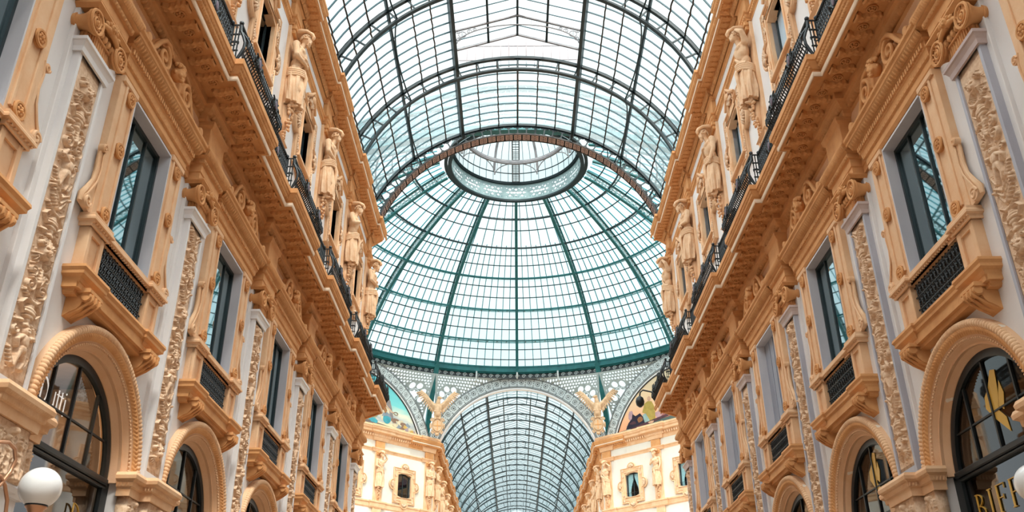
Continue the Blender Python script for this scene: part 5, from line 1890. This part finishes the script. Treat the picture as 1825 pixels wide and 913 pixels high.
# painted lunettes: flat pictures inside the side arches
def ramp_mat(name, stops, z0, z1, noise=.15, sc_=1.2):
    m = bpy.data.materials.new(name); m.use_nodes = True; nt = m.node_tree
    bs = nt.nodes['Principled BSDF']; bs.inputs['Roughness'].default_value = .8; bs.inputs['Specular IOR Level'].default_value = .1
    tc = nt.nodes.new('ShaderNodeTexCoord'); sp = nt.nodes.new('ShaderNodeSeparateXYZ')
    nz = nt.nodes.new('ShaderNodeTexNoise'); nz.inputs['Scale'].default_value = sc_; nz.inputs['Detail'].default_value = 6
    mp = nt.nodes.new('ShaderNodeMapping'); mp.inputs['Scale'].default_value = (1, .5, 2.2)
    mr_ = nt.nodes.new('ShaderNodeMapRange'); mr_.inputs['From Min'].default_value = z0; mr_.inputs['From Max'].default_value = z1
    ad = nt.nodes.new('ShaderNodeMath'); ad.operation = 'MULTIPLY_ADD'; ad.inputs[1].default_value = noise; 
    cr = nt.nodes.new('ShaderNodeValToRGB')
    while len(cr.color_ramp.elements) < len(stops): cr.color_ramp.elements.new(.5)
    for e_, (p, c) in zip(cr.color_ramp.elements, stops): e_.position = p; e_.color = (*c, 1)
    nt.links.new(tc.outputs['Object'], sp.inputs[0]); nt.links.new(sp.outputs['Z'], mr_.inputs['Value'])
    nt.links.new(tc.outputs['Object'], mp.inputs[0]); nt.links.new(mp.outputs[0], nz.inputs['Vector'])
    nt.links.new(nz.outputs['Fac'], ad.inputs[0]); nt.links.new(mr_.outputs[0], ad.inputs[2])
    nt.links.new(ad.outputs[0], cr.inputs['Fac']); nt.links.new(cr.outputs['Color'], bs.inputs['Base Color'])
    return m
def pcol(name, c): return mat(name, c, .85, spec=.1, var=.25, vscale=2.5)
def lunette(s):
    o, rz = DG[s]
    lab = 'painted lunette with turquoise sky, clouds and piled goods under the left arch' if s < 0 else 'painted lunette with peach sky and a robed figure under the right arch'
    t = thing('lunette_painting', lab, 'painting', o, rz)
    Rr_ = AR0-.2; z0 = 23.2
    a1 = math.acos((z0-AZ)/Rr_)
    if s < 0: m = ramp_mat('lunette_sky_left', [(0.0, (.72, .52, .22)), (.20, (.80, .66, .40)), (.30, (.38, .42, .45)), (.40, (.72, .70, .55)), (.52, (.22, .62, .60)), (1.0, (.10, .45, .52))], 23.0, 28.6, .22)
    else: m = ramp_mat('lunette_sky_right', [(0.0, (.75, .30, .15)), (.35, (.80, .42, .24)), (.7, (.78, .55, .34)), (1.0, (.62, .52, .36))], 23.0, 28.0, .2)
    b = MB(); N = 40
    b.add([(.0, Rr_*math.sin(a), AZ+Rr_*math.cos(a)) for a in [-a1+2*a1*k/N for k in range(N+1)]], [tuple(range(N+1))])
    b.build('painted_sky', m, t)
    b = MB(); b.arc([(Rr_-.10, 0), (Rr_-.10, .05), (Rr_, .05), (Rr_, 0)], AZ, -a1, a1, 60); b.build('rim', BRONZE, t)
    rr = random.Random(5)
    def poly(nm, P, m, x=.008):
        n = len(P)
        b = MB(); b.add([(x, y, z) for y, z in P]+[(0, y, z) for y, z in P], [tuple(range(n))]+[(i, (i+1) % n, n+(i+1) % n, n+i) for i in range(n)])
        return b.build(nm, m, t)
    def blob(nm, c, r, m, n=13, x=.010, jag=.25):
        return poly(nm, [(c[0]+r[0]*math.cos(2*PI*i/n)*(1+rr.uniform(-jag, jag)), c[1]+r[1]*math.sin(2*PI*i/n)*(1+rr.uniform(-jag, jag))) for i in range(n)], m, x)
    if s < 0:
        g = pcol('paint_ground', (.17, .15, .14)); w = pcol('paint_wing', (.30, .26, .25)); tb = pcol('paint_turquoise', (.08, .35, .42)); br = pcol('paint_umber', (.28, .17, .12))
        fl = pcol('paint_flesh', (.68, .46, .32)); cr = pcol('paint_cream', (.70, .60, .42)); gy = pcol('paint_steel', (.26, .30, .34)); lo = pcol('paint_ochre', (.62, .40, .12)); li = pcol('paint_lilac', (.40, .30, .33))
        poly('painted_ground', [(-6.5, 23.2), (7.0, 23.2), (6.3, 23.32), (3.4, 23.5), (.5, 23.75), (-6.0, 24.2)], g)
        poly('painted_wing', [(3.0, 24.6), (2.85, 25.6), (3.1, 26.2), (3.5, 25.7), (3.8, 24.8), (3.95, 24.2), (3.3, 24.1)], w)
        blob('painted_gown', (2.9, 24.5), (.55, .6), cr); blob('painted_drapes', (1.7, 24.3), (.7, .45), pcol('paint_olive', (.30, .34, .22)))
        blob('painted_globe', (3.25, 24.1), (.42, .42), tb, 18, .014, .04); poly('painted_helmet', [(2.7, 24.25), (2.85, 24.55), (3.15, 24.68), (3.5, 24.55), (3.75, 24.2), (3.3, 24.35)], gy, .018)
        poly('painted_arm', [(2.95, 25.3), (3.1, 25.3), (3.75, 24.85), (4.0, 24.8), (3.95, 24.7), (3.6, 24.72)], fl, .018)
        b = MB(); b.tube([(.02, 4.15+.22*math.cos(q), 24.72+.12*math.sin(q)) for q in [2*PI*i/14 for i in range(14)]], .03, 5, loop=True); b.build('painted_wreath', br, t)
        poly('painted_shield', [(1.3, 23.75), (1.5, 23.95), (2.1, 23.9), (2.35, 23.7), (2.2, 23.5), (1.7, 23.55)], tb, .016)
        for i in range(16):
            blob('painted_goods', (3.6+rr.uniform(0, 2.0), 23.55+rr.uniform(0, .7)*(1-i/30)), (.28, .17), (br, cr, br, gy)[i % 4], 7, .012+.0006*i, .5)
        for i in range(6): blob('painted_flowers', (5.2+.25*i, 23.55-.04*i+rr.uniform(0, .2)), (.2, .15), (lo, li, cr)[i % 3], 9, .024, .35)
    else:
        g = pcol('paint_slate', (.10, .14, .13)); yo = pcol('paint_robe', (.42, .30, .08)); bl = pcol('paint_sash', (.30, .42, .40)); dk = pcol('paint_dark', (.035, .03, .045)); bn = pcol('paint_brown', (.30, .13, .06))
        li = pcol('paint_lilac_right', (.48, .30, .32)); mv = pcol('paint_plum', (.10, .05, .06)); st = pcol('paint_stone', (.24, .28, .26)); fl = pcol('paint_skin', (.60, .36, .24))
        poly('painted_ground', [(-7.0, 23.2), (6.5, 23.2), (6.2, 24.0), (-.4, 23.75), (-3.6, 23.55), (-6.9, 23.42)], g)
        poly('painted_block', [(-5.6, 23.3), (-5.6, 23.8), (-4.6, 23.75), (-4.55, 23.3)], st, .012)
        blob('painted_smoke', (-5.1, 24.5), (.25, .5), li)
        poly('painted_pack', [(-5.7, 23.5), (-5.4, 24.0), (-5.0, 24.3), (-4.9, 24.7), (-4.6, 24.45), (-4.1, 24.6), (-3.8, 24.2), (-3.6, 23.7), (-4.4, 23.45)], dk, .014)
        blob('painted_saddle', (-4.1, 24.05), (.35, .22), bn, 9, .018); blob('painted_bundle', (-4.9, 23.9), (.35, .15), mv, 9, .02)
        poly('painted_robe', [(-3.85, 24.6), (-3.55, 25.3), (-3.2, 25.45), (-2.8, 25.35), (-2.5, 24.7), (-2.55, 23.8), (-3.3, 23.65), (-3.45, 24.4)], yo, .022)
        poly('painted_sash', [(-3.85, 24.4), (-3.5, 24.45), (-3.15, 23.8), (-3.2, 23.6), (-3.65, 23.65)], bl, .024)
        blob('painted_face', (-3.05, 25.65), (.17, .2), fl, 14, .022, .03)
        poly('painted_log', [(-5.3, 23.3), (-5.2, 23.5), (-1.3, 23.95), (-1.2, 23.75), (-3.4, 23.45)], mv, .026)
        blob('painted_figure', (-1.9, 24.15), (.7, .35), li, 11, .016); blob('painted_cloth', (-1.2, 24.0), (.6, .3), pcol('paint_rose', (.42, .16, .13)), 11, .018)
        blob('painted_hand', (-3.0, 23.6), (.3, .1), fl, 9, .03)
    return t
lunette(-1); lunette(1)

# ------------------------------------------------------------------ eagles at the far corners of the octagon
EAGLE = mat('gilt_bronze_stone', (0.66, 0.43, 0.26), 0.6, col2=(0.50, 0.30, 0.16), vscale=4)
def make_eagle(sg):
    t = thing('eagle_sculpture', '', 'sculpture')
    b = MB()
    b.ell((.45, 0, 25.45), (.34, .36, .62), 14, 10)
    b.ell((.50, 0, 25.05), (.30, .32, .40), 12, 8)
    b.cap_((.50, 0, 25.9), (.58, sg*.05, 26.30), .22, .15)
    b.ell((.62, sg*.10, 26.42), (.17, .20, .15), 12, 8)
    b.cap_((.66, sg*.22, 26.42), (.70, sg*.36, 26.35), .08, .03)
    b.cap_((.70, sg*.36, 26.36), (.69, sg*.38, 26.28), .03, .015)
    for g in (-1, 1):
        b.cap_((.48, g*.17, 24.95), (.56, g*.20, 24.62), .17, .08)
        for k in range(3): b.cap_((.56, g*.20, 24.62), (.70, g*(.12+.08*k), 24.52), .04, .03, 6)
        b.cap_((.42, g*.30, 25.75), (.36, g*.75, 26.25), .19, .14)
        b.cap_((.36, g*.75, 26.25), (.30, g*1.05, 26.75), .14, .09)
        b.cap_((.30, g*1.05, 26.75), (.24, g*1.50, 27.20), .09, .04)
        for k in range(11):      # flight feathers
            f = k/10
            P = Vector((.34-.08*f, g*(.40+1.02*f), 25.90+1.15*f**.9))
            ang = math.radians(8+62*f)
            L = .95-.25*abs(f-.6)
            Q = P+Vector((0, g*math.sin(ang)*L*.55, -math.cos(ang)*L*(1-.55*f)))
            b.cap_(P, Q, .095, .055, 7)
        for k in range(8):      # coverts
            f = k/7
            b.ell((.44-.10*f, g*(.38+.66*f), 25.72+.85*f), (.08, .10, .22), 8, 6, rot=Matrix.Rotation(g*(.2+.7*f), 3, 'X'))
    for k in range(5): b.cap_((.30, -.16+.08*k, 25.0), (.22, -.24+.12*k, 24.35), .09, .06, 7)
    b_ = remesh(b, 'body', EAGLE, .035, t, it=1)
    b = MB()
    for i in range(34):
        a = (i % 7-3)*.36; z = 25.2+.16*(i//7)
        b.ell((.45+.30*math.cos(a)*(1-.1*(i//7)), .34*math.sin(a)*(1-.08*(i//7)), z), (.06, .07, .10), 6, 5)
    b.build('breast_feathers', EAGLE, t, True)
    b = MB()    # shield with a cross
    n = 24
    S = [(.46*math.sin(2*PI*i/n)*(1+.0*i), 23.95+.62*math.cos(2*PI*i/n)) for i in range(n)]
    b.add([(.46, y, z) for y, z in S]+[(.62, y*.8, 23.95+(z-23.95)*.8) for y, z in S]+[(.2, y, z) for y, z in S], [tuple(range(n, 2*n))]+[(i, (i+1) % n, n+(i+1) % n, n+i) for i in range(n)]+[(i, 2*n+i, 2*n+(i+1) % n, (i+1) % n) for i in range(n)])
    b.tube([(.52, y*1.0, z) for y, z in S], .06, 6, loop=True)
    for g in (-1, 1):
        b.tube([(.48, y, z) for _, y, z in spiral(g*.50, 24.5, .16, 1.3, PI/2, g, 0, 16)], .06, 6)
        b.tube([(.48, y, z) for _, y, z in spiral(g*.42, 23.40, .14, 1.3, -PI/2, -g, 0, 16)], .055, 6)
        b.ell((.46, g*.58, 23.95), (.08, .08, .28), 8, 6)
    b.ell((.5, 0, 24.62), (.14, .36, .12), 10, 6); b.ell((.48, 0, 23.22), (.12, .2, .14), 10, 6)
    sh = b.build('shield', EAGLE, t, True, 50)
    b = MB(); b.box(.60, .655, -.045, .045, 23.55, 24.35); b.box(.60, .655, -.30, .30, 23.92, 24.0); b.build('cross', STUCCO, sh)
    return t
for s in (-1, 1):
    e_ = make_eagle(1 if s < 0 else -1)
    e_.location = (s*6.98, FARY-1.35, .05); e_.rotation_euler = (0, 0, -PI/2+s*-.15)
    tag(e_, 'gilded ochre eagle with raised wings on a cross shield, %s of the far arch' % SIDE[s], 'sculpture', 'eagles at the octagon corners')

# ------------------------------------------------------------------ lamps, lettering, shop rooms
def make_globe():
    t = thing('globe_lamp', '', 'lamp')
    b = MB(); b.ell((0, 0, 0), .225, 40, 24); b.build('globe', OPAL, t, True)
    b = MB(); b.lathe([(.03, -.48), (.035, -.36), (.05, -.32), (.075, -.27), (.095, -.235), (.115, -.215), (.115, -.20), (.10, -.19)], n=24); b.build('holder', COPPER, t, True, 40)
    b = MB(); b.lathe([(.118, -.205), (.122, -.19), (.10, -.175)], n=24); b.ell((.08, -.08, -.17), .018, 8, 6); b.build('collar', IRON, t, True)
    return t
gl_ = make_globe(); gl_.location = (-5.6, 10.13, 3.93); tag(gl_, 'white opal globe lamp in front of the left shop window', 'lamp', 'globe lamps')
gr_ = dup(gl_, (5.66, 10.36, 3.95), 0, 'white opal globe lamp in front of the right shop window, cut by the frame', 'globe lamps')
for g in (-1, 1):
    b = MB()
    x0 = g*5.6 if g < 0 else 5.66; yl = 10.13 if g < 0 else 10.36
    wx = g*6.86
    b.tube([(x0, yl, 3.46), (x0, yl, 3.30), (x0+g*.12, yl+.1, 3.12), (x0+g*.5, yl+.5, 3.05), (wx, 11.6, 3.15)], .032, 8)
    o = b.build('arm', COPPER, gl_ if g < 0 else gr_, True)
    o.location = Vector((0, 0, 0))-(gl_ if g < 0 else gr_).location
b = MB()
b.tube([(-6.0, 9.66, 4.30), (-6.0, 9.82, 4.37), (-6.0, 9.98, 4.41), (-6.0, 10.13, 4.38), (-6.0, 10.21, 4.27), (-6.0, 10.16, 4.12), (-6.0, 10.02, 3.94), (-6.0, 9.88, 3.84)], .022, 8)
b.tube([(-6.0, 9.80, 4.0), (-6.0, 9.98, 4.03), (-6.0, 10.12, 3.96), (-6.0, 10.24, 3.82), (-6.0, 10.28, 3.66), (-6.0, 10.26, 3.3), (-6.3, 10.6, 3.1), (-6.85, 11.2, 3.1)], .022, 8)
tag(b.build('lamp_scroll', COPPER, smooth=True), 'copper coloured scroll tube of a lamp bracket at the left edge', 'bracket')

# lettering hung inside the left shop window
def stroke(b, pts, w, x, th=.03):
    for i in range(len(pts)-1):
        b.bar((x, *pts[i]), (x, *pts[i+1]), w if not isinstance(w, (list, tuple)) else w[i], th) if False else b.tube([(x, *pts[i]), (x, *pts[i+1])], 0, sq=(w, th))
t = thing('shop_sign', 'white lettering hung behind the glass of the left shop window', 'sign')
def left_letter(nm, strokes):
    b = MB()
    for P, w in strokes: stroke(b, P, w*.72, -7.72, .012)
    b.build(nm, WHITE, t)
zb = 6.06
def arc2(cy, cz, ry, rz_, a0, a1, n=10): return [(cy+ry*math.cos(math.radians(a0+(a1-a0)*i/n)), cz+rz_*math.sin(math.radians(a0+(a1-a0)*i/n))) for i in range(n+1)]
left_letter('letter', [([(13.52, zb+.02), (13.52, zb+.42)], .035), (arc2(13.52, zb+.21, .20, .22, 90, -90), .028), ([(13.44, zb+.43), (13.56, zb+.43)], .02), ([(13.42, zb+.0), (13.56, zb+.0)], .03)])
left_letter('letter', [([(13.83, zb+.30), (13.83, zb+.06), (13.87, zb+.01), (13.93, zb+.03), (13.97, zb+.1)], .026), ([(13.97, zb+.30), (13.97, zb+.0)], .026)])
for yy in (14.08, 14.20): left_letter('letter', [([(yy, zb+.36), (yy, zb+.02)], .028), ([(yy-.05, zb+.28), (yy+.06, zb+.28)], .02)])
left_letter('letter', [([(14.33, zb+.28), (14.33, zb)], .028), ([(14.33, zb+.36), (14.33, zb+.39)], .03)])
left_letter('letter', [(arc2(13.20, zb+.13, .09, .13, 0, 360, 14), .026)])
# gold initial low on the same window
b = MB()
for P, w in (([(14.92, 4.44), (14.92, 4.78)], .04), (arc2(14.92, 4.61, .22, .17, 90, -90), .032)): stroke(b, P, w, -7.50, .01)
tag(b.build('gold_letter', GOLD), 'gold letter at the foot of the left shop window', 'letter')
# gold lettering on the right shop window, read from far to near
t = thing('gold_sign', 'gold serif lettering across the lower glass of the right shop window', 'sign')
def rl(y0, strokes, nm='letter'):
    b = MB()
    for P, w in strokes: stroke(b, [(y0-a, z) for a, z in P], w, 7.546, .014)
    b.build(nm, GOLD, t)
Z0, HH = 4.50, .42
def F_(y): rl(y, [([(0, Z0), (0, Z0+HH)], .05), ([(-.03, Z0+HH), (.24, Z0+HH)], .022), ([(.24, Z0+HH+.01), (.24, Z0+HH-.08)], .02), ([(0, Z0+HH*.52), (.17, Z0+HH*.52)], .022), ([(.17, Z0+HH*.52+.04), (.17, Z0+HH*.52-.04)], .02), ([(-.05, Z0), (.06, Z0)], .02)])
def I_(y): rl(y, [([(0, Z0), (0, Z0+HH)], .05), ([(-.06, Z0+HH), (.06, Z0+HH)], .02), ([(-.06, Z0), (.06, Z0)], .02)])
rl(15.50, [([(0, Z0), (0, Z0+HH)], .05)]+[([(a, z) for a, z in arc2(.0, Z0+HH*.76, .17, HH*.24, 90, -90)], .03), ([(a, z) for a, z in arc2(.0, Z0+HH*.27, .21, HH*.27, 90, -90)], .032), ([(-.05, Z0+HH), (.04, Z0+HH)], .02), ([(-.05, Z0), (.04, Z0)], .02)])
I_(15.06); F_(14.80); F_(14.36); I_(13.88)
def ribbon(cy, cz, k, lab):
    b = MB()
    A_ = [(14.10, 6.66), (13.96, 6.62), (14.02, 6.25), (14.06, 6.10), (14.12, 5.98), (13.96, 5.83), (13.93, 5.58), (14.25, 5.86), (14.50, 6.12), (14.46, 6.30), (14.28, 6.42)]
    B_ = [(14.10, 6.05), (13.92, 6.42), (13.86, 6.20), (13.96, 5.95)]
    for P in (A_, B_):
        P = [(cy+(y-14.15)*k, cz+(z-6.1)*k) for y, z in P]
        n = len(P)
        b.add([(7.546, y, z) for y, z in P]+[(7.554, y, z) for y, z in P], [tuple(range(n)), tuple(range(2*n-1, n-1, -1))]+[(i, (i+1) % n, n+(i+1) % n, n+i) for i in range(n)])
    tag(b.build('gold_emblem', GOLD), lab, 'emblem', 'gold window emblems')
ribbon(14.15, 6.1, 1.0, 'gold ribbon emblem on the fanlight of the right shop window nearest the camera')
ribbon(19.62, 6.2, .95, 'gold ribbon emblem on the fanlight of the second full shop window on the right')

# warm lamp inside the near left shop, pale ceiling slope behind the fanlight
pl = bpy.data.lights.new('shop_lamp', 'POINT'); pl.energy = 90; pl.color = (1, .72, .42); pl.shadow_soft_size = .12
po = bpy.data.objects.new('shop_lamp', pl); COL.objects.link(po); po.location = (-9.0, 14.6, 6.6)
b = MB(); b.ell((-9.0, 14.6, 6.9), .12, 16, 10); b.tube([(-9.0, 14.6, 7.0), (-9.0, 14.6, 7.3)], .015, 6)
tag(b.build('pendant_lamp', OPAL, smooth=True), 'pendant lamp inside the near left shop', 'lamp')
# dark goose-neck lamp at the end of the right balcony
b = MB()
b.tube([(6.15, 38.7, 14.34), (5.9, 39.0, 14.68), (5.55, 39.1, 14.80), (5.42, 39.1, 14.7), (5.38, 39.1, 14.5)], .035, 8)
lt = b.build('hanging_lamp', IRON, smooth=True)
tag(lt, 'small dark goose-neck lamp at the octagon end of the right balcony', 'lamp')
b = MB(); b.lathe([(.05, .0), (.16, -.10), (.20, -.26), (.17, -.42), (.06, -.52)], (5.38, 39.1, 14.52), 16); b.build('shade', IRON, lt, True)
